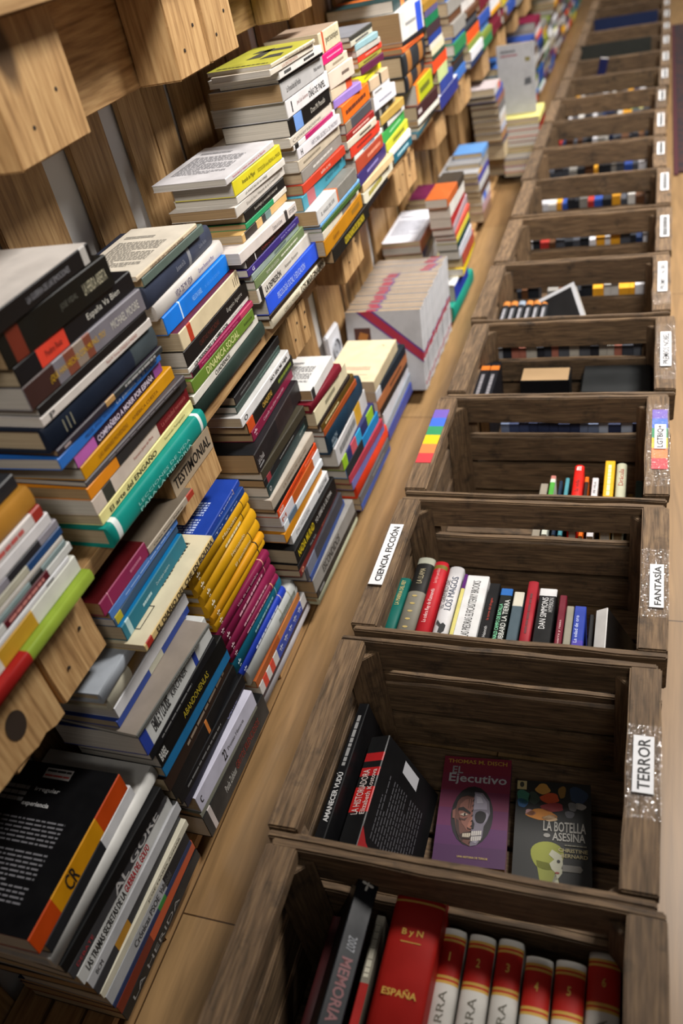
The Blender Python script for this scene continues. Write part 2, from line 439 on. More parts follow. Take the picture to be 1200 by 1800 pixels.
BOOKS=[
('M0', 'dark charcoal book, top of stack over the knot-holed block', -0.1802, -0.1257, 0.0843, 0.6673, 0.015, 0.0, 0.1331, 'p', '#23252a', 0, [], [], 0),
('M0', 'tan and gold hardcover, second from top of stack over the knot-holed block', -0.1709, -0.1237, 0.0863, 0.6434, 0.0236, 0.0, 0.136, 'h', '#a8762a', 0, [], [], 0),
('M0', 'white book with red corner, third from top of stack over the knot-holed block', -0.1713, -0.1219, 0.0881, 0.6299, 0.0132, 0.0, 0.1373, 'p', '#d8d2cf', 0, [(0.93, 1, '#a5352b')], [('', '#c25a55', 0.5, 0.85, 0.4)], 0),
('M0', 'plain white paperback, fourth from top of stack over the knot-holed block', -0.1717, -0.1169, 0.0931, 0.6164, 0.0133, 0.0, 0.1408, 'p', '#dcdadc', 0, [], [], 0),
('M0', 'grey and black photo book, fifth from top of stack over the knot-holed block', -0.172, -0.111, 0.099, 0.6063, 0.0097, 0.0, 0.136, 'p', '#8d8a94', 0, [(0.6, 0.85, '#26262c')], [], 0),
('M0', 'deep blue paperback, sixth from top of stack over the knot-holed block', -0.1724, -0.1101, 0.0999, 0.5965, 0.0095, 0.0, 0.1403, 'p', '#1f4678', 0, [(0, 0.72, '#b9b6a4')], [], 0),
('M0', 'thin off-white book, seventh from top of stack over the knot-holed block', -0.1731, -0.1125, 0.0975, 0.5902, 0.006, 0.0, 0.1189, 'p', '#c9c4bd', 0, [], [], 0),
('M0', 'thin grey-green book, eighth from top of stack over the knot-holed block', -0.1734, -0.1119, 0.0981, 0.5828, 0.0071, 0.0, 0.1294, 'p', '#7f9294', 0, [(0.7, 0.8, '#222')], [], 0),
('M0', 'white book with dark red label, ninth from top of stack over the knot-holed block', -0.1738, -0.1069, 0.1031, 0.5722, 0.0103, 0.0, 0.1408, 'p', '#cfd0cd', 0, [(0.45, 0.8, '#5a1522')], [('', '#c9837d', 0.48, 0.76, 0.4)], 0),
('M0', 'bright white paperback, tenth from top of stack over the knot-holed block', -0.1741, -0.1169, 0.0931, 0.5653, 0.0065, 0.0, 0.1338, 'p', '#dedfe2', 0, [], [('', '#777', 0.8, 0.86, 0.4)], 0),
('M0', 'white book with yellow panel, eleventh from top of stack over the knot-holed block', -0.1744, -0.1088, 0.1012, 0.5444, 0.0206, 0.0, 0.1398, 'p', '#d9dad0', 0, [(0.35, 0.62, '#c79a2e')], [], 0),
('M0', 'lime green hardcover with red patch, bottom of stack over the knot-holed block', -0.1642, -0.1065, 0.1035, 0.53, 0.0141, 0.0, 0.1209, 'h', '#8ba336', 0, [(0, 0.45, '#a31f1c')], [], 0),
('M1', 'white-covered book with black spine, top of stack above TESTIMONIAL sign', -0.1629, 0.0839, 0.2939, 0.8014, 0.0192, 0.0, 0.1295, 'p', '#121113', '#c9c3bd', [(0.92, 0.97, '#b5b2ae', 's')], [('LA GUERRA DE LAS EMOCIONES', '#8a8a90', 0.45, 0.8, 0.3)], 0),
('M1', 'thick black book with square emblem, second from top of stack above TESTIMONIAL sign', -0.1672, 0.1261, 0.3105, 0.7679, 0.0332, 0.0401, 0.1082, 'p', '#0f100e', 0, [(0.07, 0.17, '#6a2a1c', 's')], [('JOSE VIDAL', '#55554c', 0.5, 0.66, 0.22), ('LA HERIDA ABIERTA', '#b9b49a', 0.72, 0.95, 0.34)], 0),
('M1', 'black paperback with red band, third from top of stack above TESTIMONIAL sign', -0.1678, 0.1313, 0.3469, 0.747, 0.0207, 0.0213, 0.1347, 'p', '#101116', 0, [(0.16, 0.38, '#d8412f')], [('Pedro Ruiz', '#5a1510', 0.21, 0.34, 0.3), ('España Va Bien', '#c8c6bd', 0.56, 0.86, 0.42)], 0),
('M1', 'grey flag-patterned book, fourth from top of stack above TESTIMONIAL sign', -0.1683, 0.1313, 0.3468, 0.7215, 0.0252, 0.046, 0.1353, 'p', '#75727a', 0, [(0, 0.22, '#3a2422', 's'), (0.3, 0.38, '#7a4434', 's'), (0.38, 0.46, '#8a7c70', 's'), (0.46, 0.52, '#7a4434', 's')], [('¿QUÉ HAN HECHO CON MI PAÍS, TÍO?', '#c99f13', 0.17, 0.63, 0.38), ('MICHAEL MOORE', '#c9c6bd', 0.69, 0.95, 0.36)], 0),
('M1', 'plain black book, fifth from top of stack above TESTIMONIAL sign', -0.1688, 0.1387, 0.3451, 0.7104, 0.0108, 0.0423, 0.1163, 'p', '#131316', 0, [], [], 0),
('M1', 'thin white book, sixth from top of stack above TESTIMONIAL sign', -0.1692, 0.1363, 0.3497, 0.6996, 0.0106, 0.0404, 0.1255, 'p', '#cfc8c2', 0, [], [('Rosa M. Torres ATAQUE A MADRID', '#a05b4c', 0.55, 0.85, 0.4), ('P', '#444', 0.06, 0.1, 0.6)], 0),
('M1', 'thick navy hardcover with grey end, seventh from top of stack above TESTIMONIAL sign', -0.1697, 0.1326, 0.355, 0.6713, 0.028, 0.0266, 0.1326, 'h', '#1c2638', 0, [(0.76, 1, '#3d474c')], [('| | |', '#8b8a78', 0.13, 0.2, 0.5)], 0),
('M1', 'thin dark photo book, eighth from top of stack above TESTIMONIAL sign', -0.1701, 0.1391, 0.356, 0.6632, 0.0077, 0.0352, 0.1445, 'p', '#2b2630', 0, [(0.42, 0.5, '#b08a55', 's'), (0.5, 1, '#2a2e30', 's')], [('', '#a99', 0.05, 0.1, 0.4), ('', '#999', 0.6, 0.92, 0.4)], 0),
('M1', 'bright blue paperback, ninth from top of stack above TESTIMONIAL sign', -0.1705, 0.1351, 0.3607, 0.6494, 0.0135, -0.0082, 0.1462, 'p', '#2a6cc0', 0, [], [('MIGUEL ANGEL MATELLAN', '#123b75', 0.22, 0.5, 0.3), ('La pandilla de la sirena', '#b9d3ee', 0.52, 0.95, 0.42)], 0),
('M1', 'purple and black patterned book, tenth from top of stack above TESTIMONIAL sign', -0.1724, 0.1583, 0.362, 0.6339, 0.0152, -0.0206, 0.1181, 'p', '#2a1b33', 0, [(0, 0.2, '#b861ae', 's'), (0.9, 1, '#8a4a92', 's')], [('COMPAÑERO A MORIR POR ESPAÑA', '#d9cfe2', 0.22, 0.88, 0.55)], 0),
('M1', 'mustard yellow paperback, eleventh from top of stack above TESTIMONIAL sign', -0.1728, 0.1618, 0.3743, 0.6165, 0.0171, 0.0033, 0.1388, 'p', '#c98d0c', 0, [], [('LAS ARENAS MOVEDIZAS', '#8a5a06', 0.15, 0.45, 0.3), ('AMÉRICA CUESTA', '#8a5a06', 0.5, 0.8, 0.3)], 0),
('M1', 'grey striped book, twelfth from top of stack above TESTIMONIAL sign', -0.1732, 0.1594, 0.3826, 0.6092, 0.007, 0.0414, 0.1297, 'p', '#4c484c', 0, [], [('', '#8f8a8c', 0.2, 0.9, 0.12)], 0),
('M1', 'charcoal book with orange end, thirteenth from top of stack above TESTIMONIAL sign', -0.1735, 0.1572, 0.3927, 0.5934, 0.0154, 0.0104, 0.1488, 'p', '#2c2b2c', 0, [(0, 0.26, '#e08a1c')], [], 0),
('M1', 'cream and burgundy paperback, fourteenth from top of stack above TESTIMONIAL sign', -0.1739, 0.1563, 0.3957, 0.5731, 0.0201, -0.0081, 0.1395, 'p', '#cdbfb2', 0, [(0.64, 1, '#6a141c'), (0.09, 0.17, '#3a3a33', 's')], [('Francisco Javier de Mora', '#9a4a40', 0.38, 0.58, 0.24), ('La sociedad necesaria', '#b05a55', 0.68, 0.96, 0.28)], 0),
('M1', 'pale yellow paperback with slanted title, fifteenth from top of stack above TESTIMONIAL sign', -0.1742, 0.1582, 0.3952, 0.5579, 0.0148, -0.0031, 0.135, 'p', '#e6dd96', 0, [], [('El arte del ENGAÑO', '#35331f', 0.08, 0.56, 0.55), ('Fernando Pessegueiro', '#7a7642', 0.66, 0.9, 0.28)], 0),
('M1', 'teal hardcover with white stripe, bottom of stack above TESTIMONIAL sign', -0.166, 0.1528, 0.3975, 0.53, 0.0276, 0.0127, 0.1606, 'h', '#0a8a80', 0, [(0.05, 0.085, '#dfe8e6'), (0.93, 0.955, '#dfe8e6')], [('LECCIONES DE VIDA', '#8fd0c8', 0.25, 0.8, 0.16), ('PARA LA MEMORIA', '#8fd0c8', 0.25, 0.8, 0.16, -0.28)], 0),
('M2', 'worn beige paperback, top of next stack beyond TESTIMONIAL sign', -0.1898, 0.3936, 0.5635, 0.7356, 0.006, -0.0049, 0.1, 'p', '#c9b79b', '#d2cabb', [], [('DESPUES DE TANTOS AÑOS', '#7a6654', 0.2, 0.75, 0.6)], '#8a857c'),
('M2', 'glossy grey-green book, second from top of next stack beyond TESTIMONIAL sign', -0.1903, 0.404, 0.5782, 0.7238, 0.0115, -0.0026, 0.1012, 'p', '#56665f', 0, [], [], 0),
('M2', 'navy cloth hardcover, third from top of next stack beyond TESTIMONIAL sign', -0.1909, 0.4014, 0.6084, 0.6963, 0.0272, -0.0354, 0.14, 'h', '#3b4256', 0, [(0.61, 0.65, '#8b8d92', 's')], [('Sermones de Dia', '#8b8f9a', 0.42, 0.55, 0.25), ('Carlos Rubio', '#777d8b', 0.78, 0.9, 0.2)], 0),
('M2', 'rounded white hardcover, fourth from top of next stack beyond TESTIMONIAL sign', -0.1913, 0.4105, 0.6233, 0.6761, 0.0199, -0.0148, 0.1409, 'h', '#d6d1cc', 0, [], [('VIDA DE MI VIDA', '#4d4672', 0.26, 0.5, 0.42), ('Carmen Romero de Mora', '#6a62a0', 0.6, 0.84, 0.28)], 0),
('M2', 'vivid azure book, fifth from top of next stack beyond TESTIMONIAL sign', -0.1917, 0.4208, 0.6196, 0.6515, 0.0243, -0.0014, 0.1182, 'p', '#0f78e0', 0, [(0.22, 0.235, '#cfe5fa')], [('NELSON ISABEL', '#8cc3f5', 0.4, 0.55, 0.28), ('mi vida con los caracoles', '#4a9df0', 0.6, 0.85, 0.25)], 0),
('M2', 'thick cream book with red emblem, sixth from top of next stack beyond TESTIMONIAL sign', -0.1804, 0.4262, 0.6234, 0.6265, 0.0247, -0.0149, 0.1333, 'p', '#d9c9a6', '#5e2430', [(0.11, 0.17, '#b33a22', 's')], [('| | |', '#6b6250', 0.9, 0.97, 0.5)], 0),
('M2', 'black paperback with script author, seventh from top of next stack beyond TESTIMONIAL sign', -0.1808, 0.4236, 0.6432, 0.6032, 0.023, -0.0174, 0.1371, 'p', '#151314', 0, [], [('CARTAS MARCADAS', '#5a2418', 0.2, 0.5, 0.3), ('Eugenio Aguirre', '#a8a49c', 0.64, 0.9, 0.35)], 0),
('M2', 'thin white book with bold title, eighth from top of next stack beyond TESTIMONIAL sign', -0.1812, 0.4227, 0.6427, 0.5953, 0.0076, -0.0235, 0.1406, 'p', '#dcdad4', 0, [], [('LOS ORDENADORES Y EL CAMBIO SOCIAL', '#151515', 0.08, 0.62, 0.6), ('Carlos Fernandez', '#888', 0.66, 0.88, 0.35)], 0),
('M2', 'thin magenta book, ninth from top of next stack beyond TESTIMONIAL sign', -0.1815, 0.4279, 0.6416, 0.5856, 0.0094, 0.0022, 0.1254, 'p', '#8c1748', 0, [(0, 0.1, '#1a1416', 's'), (0.78, 1, '#b03a5a', 's')], [('Poder, la economia y la sociedad en la historia', '#d57a9c', 0.14, 0.72, 0.35)], 0),
('M2', 'olive green paperback, tenth from top of next stack beyond TESTIMONIAL sign', -0.1819, 0.4206, 0.6367, 0.5667, 0.0186, 0.0017, 0.1446, 'p', '#63802f', 0, [], [('DINAMICA SOCIAL', '#c9cf8a', 0.2, 0.72, 0.55), ('Antonio Lucas', '#26300f', 0.82, 0.96, 0.25)], 0),
('M2', 'slim white book, eleventh from top of next stack beyond TESTIMONIAL sign', -0.1822, 0.4137, 0.6522, 0.5534, 0.013, -0.0135, 0.1524, 'p', '#d9d6cc', 0, [], [('CUADERNOS', '#4a4a44', 0.3, 0.52, 0.5)], 0),
('M2', 'dark forest green hardcover, bottom of next stack beyond TESTIMONIAL sign', -0.1825, 0.4141, 0.6582, 0.53, 0.0231, 0.0062, 0.1555, 'h', '#26352f', 0, [], [], 0),
('M3', 'grey-white book skewed on top, top of second stack beyond TESTIMONIAL sign', -0.1766, 0.6507, 0.8278, 0.7598, 0.0096, 0.0228, 0.1193, 'p', '#cfcbcb', '#c5c3c6', [], [('Sociedad y nueva sociedad en la España', '#c0405c', 0.12, 0.8, 0.4)], '#8d8c90'),
('M3', 'bright yellow paperback, second from top of second stack beyond TESTIMONIAL sign', -0.1772, 0.6686, 0.8399, 0.7382, 0.0213, 0.0476, 0.1014, 'p', '#d9cc2c', 0, [], [('Amando de Miguel', '#3a3810', 0.16, 0.42, 0.35), ('SOCIOLOGÍA de las PÁGINAS de OPINIÓN', '#5a5410', 0.48, 0.97, 0.3)], 0),
('M3', 'white paperback with black title, third from top of second stack beyond TESTIMONIAL sign', -0.1777, 0.6713, 0.8459, 0.7269, 0.011, 0.0507, 0.1049, 'p', '#d9d5cd', 0, [], [('LA AVENTURA DE UN HEREJE', '#44423c', 0.16, 0.6, 0.35)], 0),
('M3', 'grey-white paperback, fourth from top of second stack beyond TESTIMONIAL sign', -0.1782, 0.6599, 0.849, 0.7113, 0.0153, 0.0195, 0.1092, 'p', '#cbc5bd', 0, [], [('Eduardo Haro', '#8a857c', 0.2, 0.4, 0.28), ('Historia de la Comunicación', '#77736a', 0.42, 0.9, 0.28)], 0),
('M3', 'black paperback with white lettering, fifth from top of second stack beyond TESTIMONIAL sign', -0.1786, 0.6837, 0.8393, 0.6959, 0.0151, 0.0269, 0.1, 'p', '#141413', 0, [], [('Sociología y sociedad industrial', '#b5b0a6', 0.22, 0.8, 0.35)], 0),
('M3', 'green book with white end, sixth from top of second stack beyond TESTIMONIAL sign', -0.1791, 0.6811, 0.8423, 0.6868, 0.0088, 0.027, 0.1, 'p', '#1f8f5c', 0, [(0.66, 1, '#d6cfc2')], [], 0),
('M3', 'tan book with black cut-out shapes, seventh from top of second stack beyond TESTIMONIAL sign', -0.1795, 0.661, 0.8394, 0.6743, 0.0122, 0.0178, 0.1058, 'p', '#c9a468', 0, [(0.05, 0.3, '#2a211b', 's'), (0.42, 0.5, '#1d1d1d', 's'), (0.5, 0.62, '#5f7a78', 's')], [], 0),
('M3', 'long white book with small photo, eighth from top of second stack beyond TESTIMONIAL sign', -0.1718, 0.6226, 0.8315, 0.6575, 0.0165, 0.0575, 0.132, 'p', '#d6cdc8', 0, [(0.78, 0.83, '#3a3636', 's')], [('Cristina de la Serna', '#5a5555', 0.55, 0.72, 0.4), ('ESTUDIO', '#555', 0.86, 0.98, 0.4)], 0),
('M3', 'black book with ring emblem, ninth from top of second stack beyond TESTIMONIAL sign', -0.172, 0.639, 0.8416, 0.6443, 0.0129, 0.011, 0.1137, 'p', '#1a1416', 0, [(0.15, 0.165, '#c9c6c6')], [('CUALQUIER PASADO', '#8a2f26', 0.28, 0.75, 0.4)], 0),
('M3', 'deep purple book, tenth from top of second stack beyond TESTIMONIAL sign', -0.1724, 0.6359, 0.8501, 0.6327, 0.0113, 0.017, 0.137, 'p', '#372a78', 0, [], [('Jesus A. Nanclares', '#a9a0dd', 0.62, 0.92, 0.35), ('G', '#cfcbe8', 0.07, 0.11, 0.5)], 0),
('M3', 'grey-green photo book, eleventh from top of second stack beyond TESTIMONIAL sign', -0.1728, 0.6461, 0.8512, 0.6219, 0.0105, 0.0026, 0.1233, 'p', '#8fa09a', 0, [], [('', '#5c6e68', 0.45, 0.7, 0.4)], 0),
('M3', 'moss green book, twelfth from top of second stack beyond TESTIMONIAL sign', -0.1732, 0.6505, 0.8659, 0.6066, 0.015, 0.0113, 0.1289, 'p', '#6d7f56', 0, [], [('TIEMPO DE LLEGADA', '#c9cdb8', 0.2, 0.45, 0.3), ('', '#c9cdb8', 0.5, 0.85, 0.2)], 0),
('M3', 'white paperback with black capitals, thirteenth from top of second stack beyond TESTIMONIAL sign', -0.1736, 0.6511, 0.8792, 0.5845, 0.0218, 0.021, 0.149, 'p', '#d2cdc5', 0, [(0.03, 0.08, '#222', 's')], [('LA DEPRESIÓN', '#2a2825', 0.12, 0.4, 0.55), ('Antonio Romero', '#6b675f', 0.48, 0.74, 0.25)], 0),
('M3', 'royal blue paperback, fourteenth from top of second stack beyond TESTIMONIAL sign', -0.1739, 0.6738, 0.8922, 0.5548, 0.0293, 0.041, 0.1349, 'p', '#2b57e0', 0, [], [('PSICOLOGÍA SOCIAL Y EDUCACIÓN', '#b9cdf6', 0.18, 0.72, 0.45)], 0),
('M3', 'thin dark brown book, fifteenth from top of second stack beyond TESTIMONIAL sign', -0.1742, 0.6722, 0.9035, 0.547, 0.0075, 0.0313, 0.139, 'p', '#2c1f17', 0, [], [], 0),
('M3', 'cream hardcover with black italics, bottom of second stack beyond TESTIMONIAL sign', -0.1746, 0.6771, 0.9163, 0.53, 0.0167, 0.0396, 0.1478, 'h', '#ddd3bb', 0, [], [('CARLOS MARIÑAS', '#6d6350', 0.2, 0.48, 0.45), ('LOS MARGINADOS', '#3a3427', 0.52, 0.97, 0.7)], 0),
('M4', 'yellow and black covered paperback, top of third stack beyond TESTIMONIAL sign', -0.158, 0.848, 1.0184, 0.8626, 0.006, 0.0704, 0.1105, 'p', '#c9bfa8', '#a9a640', [], [('Peticiones de la ciudad', '#6a6254', 0.3, 0.95, 0.35)], '#2c2b25'),
('M4', 'cream paperback with faint red title, second from top of third stack beyond TESTIMONIAL sign', -0.1588, 0.8413, 1.0203, 0.8534, 0.0089, 0.0462, 0.1003, 'p', '#d8d0c2', 0, [], [('LA ENTREVISTA', '#b98a78', 0.25, 0.6, 0.45)], 0),
('M4', 'slim white protruding book, third from top of third stack beyond TESTIMONIAL sign', -0.1596, 0.8751, 1.0561, 0.8414, 0.0118, 0.0491, 0.1236, 'p', '#dcdad6', 0, [], [('', '#444', 0.1, 0.25, 0.4), ('', '#333', 0.55, 0.8, 0.35)], 0),
('M4', 'thin black book, fourth from top of third stack beyond TESTIMONIAL sign', -0.165, 0.8819, 1.0693, 0.8351, 0.006, 0.0547, 0.1048, 'p', '#17171a', 0, [], [], 0),
('M4', 'grey marbled paperback, fifth from top of third stack beyond TESTIMONIAL sign', -0.1657, 0.8846, 1.0775, 0.8083, 0.0264, 0.027, 0.1256, 'p', '#b5b4b4', 0, [], [('La Puntualidad del Perdón', '#2a2a2a', 0.1, 0.42, 0.3), ('Pablo Antonio', '#333', 0.75, 0.95, 0.22)], 0),
('M4', 'white paperback with thin capitals, sixth from top of third stack beyond TESTIMONIAL sign', -0.1663, 0.8916, 1.0922, 0.7817, 0.0263, 0.0239, 0.1327, 'p', '#dcdadb', 0, [], [('José Luis Gutierrez', '#8a5a55', 0.22, 0.48, 0.28), ('DÍAS DE PAPEL', '#333', 0.5, 0.9, 0.5), ('I', '#222', 0.1, 0.12, 0.6)], 0),
('M4', 'black book with light blue band, seventh from top of third stack beyond TESTIMONIAL sign', -0.1669, 0.8881, 1.0956, 0.7562, 0.0252, 0.0085, 0.1171, 'p', '#131211', 0, [(0.12, 0.3, '#6f96d6')], [('Don Mi Pasado', '#b5b0a6', 0.5, 0.86, 0.32)], 0),
('M4', 'cream paperback with grey title, eighth from top of third stack beyond TESTIMONIAL sign', -0.1674, 0.8805, 1.1004, 0.7419, 0.014, 0.0005, 0.1432, 'p', '#cfc6b8', 0, [], [('Conversaciones', '#77716a', 0.05, 0.7, 0.4)], 0),
('M4', 'white book with magenta stripe, ninth from top of third stack beyond TESTIMONIAL sign', -0.1679, 0.8924, 1.108, 0.7333, 0.0083, 0.0088, 0.1304, 'p', '#dbd8d6', 0, [(0.26, 0.95, '#a8155c', 's'), (0.02, 0.1, '#1c1c1c', 's')], [], 0),
('M4', 'white paperback with grey capitals, tenth from top of third stack beyond TESTIMONIAL sign', -0.1684, 0.9046, 1.1103, 0.7159, 0.0171, 0.0477, 0.1294, 'p', '#d9d6da', 0, [], [('HISTORIA SECRETA DE MADRID', '#8a8790', 0.3, 0.92, 0.42), ('H', '#222', 0.06, 0.1, 0.5)], 0),
('M4', 'beige textured paperback, eleventh from top of third stack beyond TESTIMONIAL sign', -0.1689, 0.8985, 1.1167, 0.6976, 0.018, 0.0145, 0.1235, 'p', '#bfb29e', 0, [], [('', '#857a68', 0.1, 0.5, 0.2)], 0),
('M4', 'silver-grey book, twelfth from top of third stack beyond TESTIMONIAL sign', -0.1693, 0.905, 1.1215, 0.678, 0.0193, 0.0077, 0.1233, 'p', '#8c8680', 0, [], [('', '#c9c5bf', 0.25, 0.75, 0.2)], 0),
('M4', 'red paperback with white title, thirteenth from top of third stack beyond TESTIMONIAL sign', -0.1698, 0.8983, 1.116, 0.6619, 0.0158, 0.035, 0.1273, 'p', '#bf3a22', 0, [], [('adiós sí, mi', '#e8c9bd', 0.4, 0.62, 0.4)], 0),
('M4', 'teal-blue paperback, fourteenth from top of third stack beyond TESTIMONIAL sign', -0.1701, 0.8864, 1.1309, 0.6382, 0.0233, -0.0032, 0.1625, 'p', '#3a8ba0', 0, [(0.1, 0.26, '#a9585f', 's')], [('ADRIANA ARANA', '#1f5a6a', 0.5, 0.85, 0.3)], 0),
('M4', 'thick white and silver book, fifteenth from top of third stack beyond TESTIMONIAL sign', -0.1489, 0.8847, 1.1106, 0.6132, 0.0248, 0.0106, 0.1328, 'p', '#c9c9c8', 0, [(0.5, 1, '#77756f'), (0.47, 0.5, '#d06a35')], [('EL ANGEL DEL SUR', '#6b6b6b', 0.08, 0.4, 0.25)], 0),
('M4', 'thin sky blue book, sixteenth from top of third stack beyond TESTIMONIAL sign', -0.1492, 0.8911, 1.1235, 0.6069, 0.006, 0.0105, 0.1502, 'p', '#6ea6d8', 0, [], [], 0),
('M4', 'thin dark green book, seventeenth from top of third stack beyond TESTIMONIAL sign', -0.1496, 0.8952, 1.1194, 0.5975, 0.009, 0.0193, 0.1493, 'p', '#3b5a28', 0, [], [], 0),
('M4', 'cream paperback with pasted label, eighteenth from top of third stack beyond TESTIMONIAL sign', -0.1499, 0.8952, 1.1315, 0.5832, 0.0141, -0.0205, 0.1571, 'p', '#d3cbb8', 0, [(0.5, 0.75, '#777', 's')], [], 0),
('M4', 'mustard brown book, nineteenth from top of third stack beyond TESTIMONIAL sign', -0.1502, 0.8934, 1.1376, 0.5558, 0.027, -0.0145, 0.1477, 'p', '#b57a12', 0, [], [('Guerrero', '#7a4a08', 0.2, 0.35, 0.3), ('', '#8f6412', 0.7, 0.92, 0.35)], 0),
('M4', 'black book with yellow title, bottom of third stack beyond TESTIMONIAL sign', -0.1505, 0.9257, 1.1558, 0.53, 0.0255, 0.0058, 0.1392, 'p', '#141412', 0, [], [('CIUDADANOS DE SEGUNDA', '#c9b21e', 0.3, 0.85, 0.5)], 0),
('M5', 'large cream book with dark lowercase title, top of fourth stack beyond TESTIMONIAL sign', -0.1622, 1.0811, 1.1958, 0.833, 0.0327, -0.0014, 0.1, 'p', '#cfc7a8', '#a08c7a', [(0.14, 0.22, '#c2502f', 's')], [('personajes', '#3a3426', 0.3, 0.92, 0.42)], 0),
('M5', 'hot pink paperback, second from top of fourth stack beyond TESTIMONIAL sign', -0.1629, 1.0839, 1.1923, 0.8161, 0.0166, 0.0306, 0.1, 'p', '#d8246f', 0, [], [('', '#f0a0c0', 0.2, 0.9, 0.14)], 0),
('M5', 'beige book with brown ornament, third from top of fourth stack beyond TESTIMONIAL sign', -0.1635, 1.0955, 1.2155, 0.802, 0.0138, 0.0241, 0.1, 'p', '#d1c4b0', 0, [], [('', '#9a8a75', 0.3, 0.8, 0.3)], 0),
('M5', 'pale pinkish thick paperback, fourth from top of fourth stack beyond TESTIMONIAL sign', -0.1642, 1.1028, 1.2228, 0.7735, 0.0282, 0.0806, 0.1, 'p', '#d6c6b6', 0, [], [('', '#6a5a50', 0.5, 0.8, 0.2)], 0),
('M5', 'beige book with orange end, fifth from top of fourth stack beyond TESTIMONIAL sign', -0.1647, 1.1034, 1.219, 0.7553, 0.0179, 0.028, 0.1, 'p', '#d1bfa4', 0, [(0.7, 1, '#c9502a')], [], 0),
('M5', 'lilac paperback, sixth from top of fourth stack beyond TESTIMONIAL sign', -0.1652, 1.1092, 1.2473, 0.7408, 0.0143, 0.0869, 0.1, 'p', '#9277c2', 0, [], [], 0),
('M5', 'vivid orange book, seventh from top of fourth stack beyond TESTIMONIAL sign', -0.1572, 1.1239, 1.3071, 0.7106, 0.0299, -0.0079, 0.1024, 'p', '#e06a1c', 0, [], [('', '#5a2408', 0.1, 0.85, 0.25)], 0),
('M5', 'dark grey paperback, eighth from top of fourth stack beyond TESTIMONIAL sign', -0.1577, 1.1287, 1.2994, 0.6923, 0.018, 0.0127, 0.1165, 'p', '#4a4a4f', 0, [(0, 0.2, '#8a7a68', 's')], [], 0),
('M5', 'crimson paperback, ninth from top of fourth stack beyond TESTIMONIAL sign', -0.1581, 1.1268, 1.2926, 0.68, 0.012, 0.0441, 0.1, 'p', '#8f2320', 0, [], [('', '#d9a59a', 0.2, 0.8, 0.3)], 0),
('M5', 'cream book with black lettering, tenth from top of fourth stack beyond TESTIMONIAL sign', -0.1585, 1.1245, 1.293, 0.6659, 0.0139, 0.061, 0.1007, 'p', '#cfc3b0', 0, [], [('', '#4a4238', 0.4, 0.8, 0.3)], 0),
('M5', 'bright red paperback, eleventh from top of fourth stack beyond TESTIMONIAL sign', -0.1589, 1.1366, 1.3186, 0.6461, 0.0195, 0.0416, 0.1155, 'p', '#cc3a26', 0, [], [('', '#7a1a12', 0.2, 0.7, 0.2)], 0),
('M5', 'glossy white book, twelfth from top of fourth stack beyond TESTIMONIAL sign', -0.1593, 1.1542, 1.3423, 0.6365, 0.0093, 0.0256, 0.1267, 'p', '#d9dbd6', 0, [], [('', '#558', 0.3, 0.7, 0.3)], 0),
('M5', 'brick red and brown book, thirteenth from top of fourth stack beyond TESTIMONIAL sign', -0.1597, 1.1584, 1.3378, 0.6107, 0.0254, 0.0251, 0.1074, 'p', '#a8442e', 0, [], [('', '#d98a70', 0.4, 0.9, 0.25)], 0),
('M5', 'indigo paperback, fourteenth from top of fourth stack beyond TESTIMONIAL sign', -0.16, 1.1553, 1.3652, 0.5845, 0.0259, 0.0, 0.1403, 'p', '#3a2f6b', 0, [], [('', '#8a80bb', 0.3, 0.7, 0.2)], 0),
('M5', 'thin cream and tan book, fifteenth from top of fourth stack beyond TESTIMONIAL sign', -0.1604, 1.1775, 1.3808, 0.5687, 0.0155, 0.0524, 0.1271, 'p', '#d3b98c', 0, [], [], 0),
('M5', 'cream book with gold lettering, sixteenth from top of fourth stack beyond TESTIMONIAL sign', -0.1607, 1.1727, 1.4041, 0.5441, 0.0243, -0.0022, 0.139, 'p', '#d6d2bd', 0, [], [('', '#9a8f3a', 0.15, 0.6, 0.4)], 0),
('M5', 'long thin black book, bottom of fourth stack beyond TESTIMONIAL sign', -0.161, 1.1703, 1.3693, 0.53, 0.0138, -0.0235, 0.119, 'p', '#17171a', 0, [], [], 0),
('M6', 'dark grey hardcover, top of fifth stack beyond TESTIMONIAL sign', -0.1719, 1.2782, 1.4209, 0.8182, 0.0083, 0.0342, 0.1, 'p', '#3b3a35', '#7d7f86', [], [], 0),
('M6', 'pale framed paperback, second from top of fifth stack beyond TESTIMONIAL sign', -0.1726, 1.2827, 1.424, 0.8077, 0.0102, 0.0235, 0.1, 'p', '#c2bfae', 0, [], [('', '#555', 0.2, 0.8, 0.4)], 0),
('M6', 'pale blue paperback, third from top of fifth stack beyond TESTIMONIAL sign', -0.1733, 1.3083, 1.4339, 0.7958, 0.0116, 0.0955, 0.1, 'p', '#8db0b8', 0, [], [], 0),
('M6', 'light grey paperback, fourth from top of fifth stack beyond TESTIMONIAL sign', -0.1739, 1.3111, 1.4477, 0.7847, 0.0108, 0.0878, 0.1, 'p', '#b9b5ad', 0, [], [], 0),
('M6', 'scarlet paperback, fifth from top of fifth stack beyond TESTIMONIAL sign', -0.1745, 1.3183, 1.4609, 0.7736, 0.0109, 0.0698, 0.1003, 'p', '#d83f2c', 0, [], [('', '#f0a090', 0.3, 0.8, 0.2)], 0),
('M6', 'olive yellow paperback, sixth from top of fifth stack beyond TESTIMONIAL sign', -0.1751, 1.3187, 1.4601, 0.7633, 0.01, 0.0577, 0.1, 'p', '#a39a42', 0, [], [('', '#4a4618', 0.2, 0.8, 0.3)], 0),
('M6', 'plum coloured paperback, seventh from top of fifth stack beyond TESTIMONIAL sign', -0.1756, 1.3307, 1.4689, 0.7486, 0.0144, 0.0707, 0.1, 'p', '#5c2340', 0, [], [], 0),
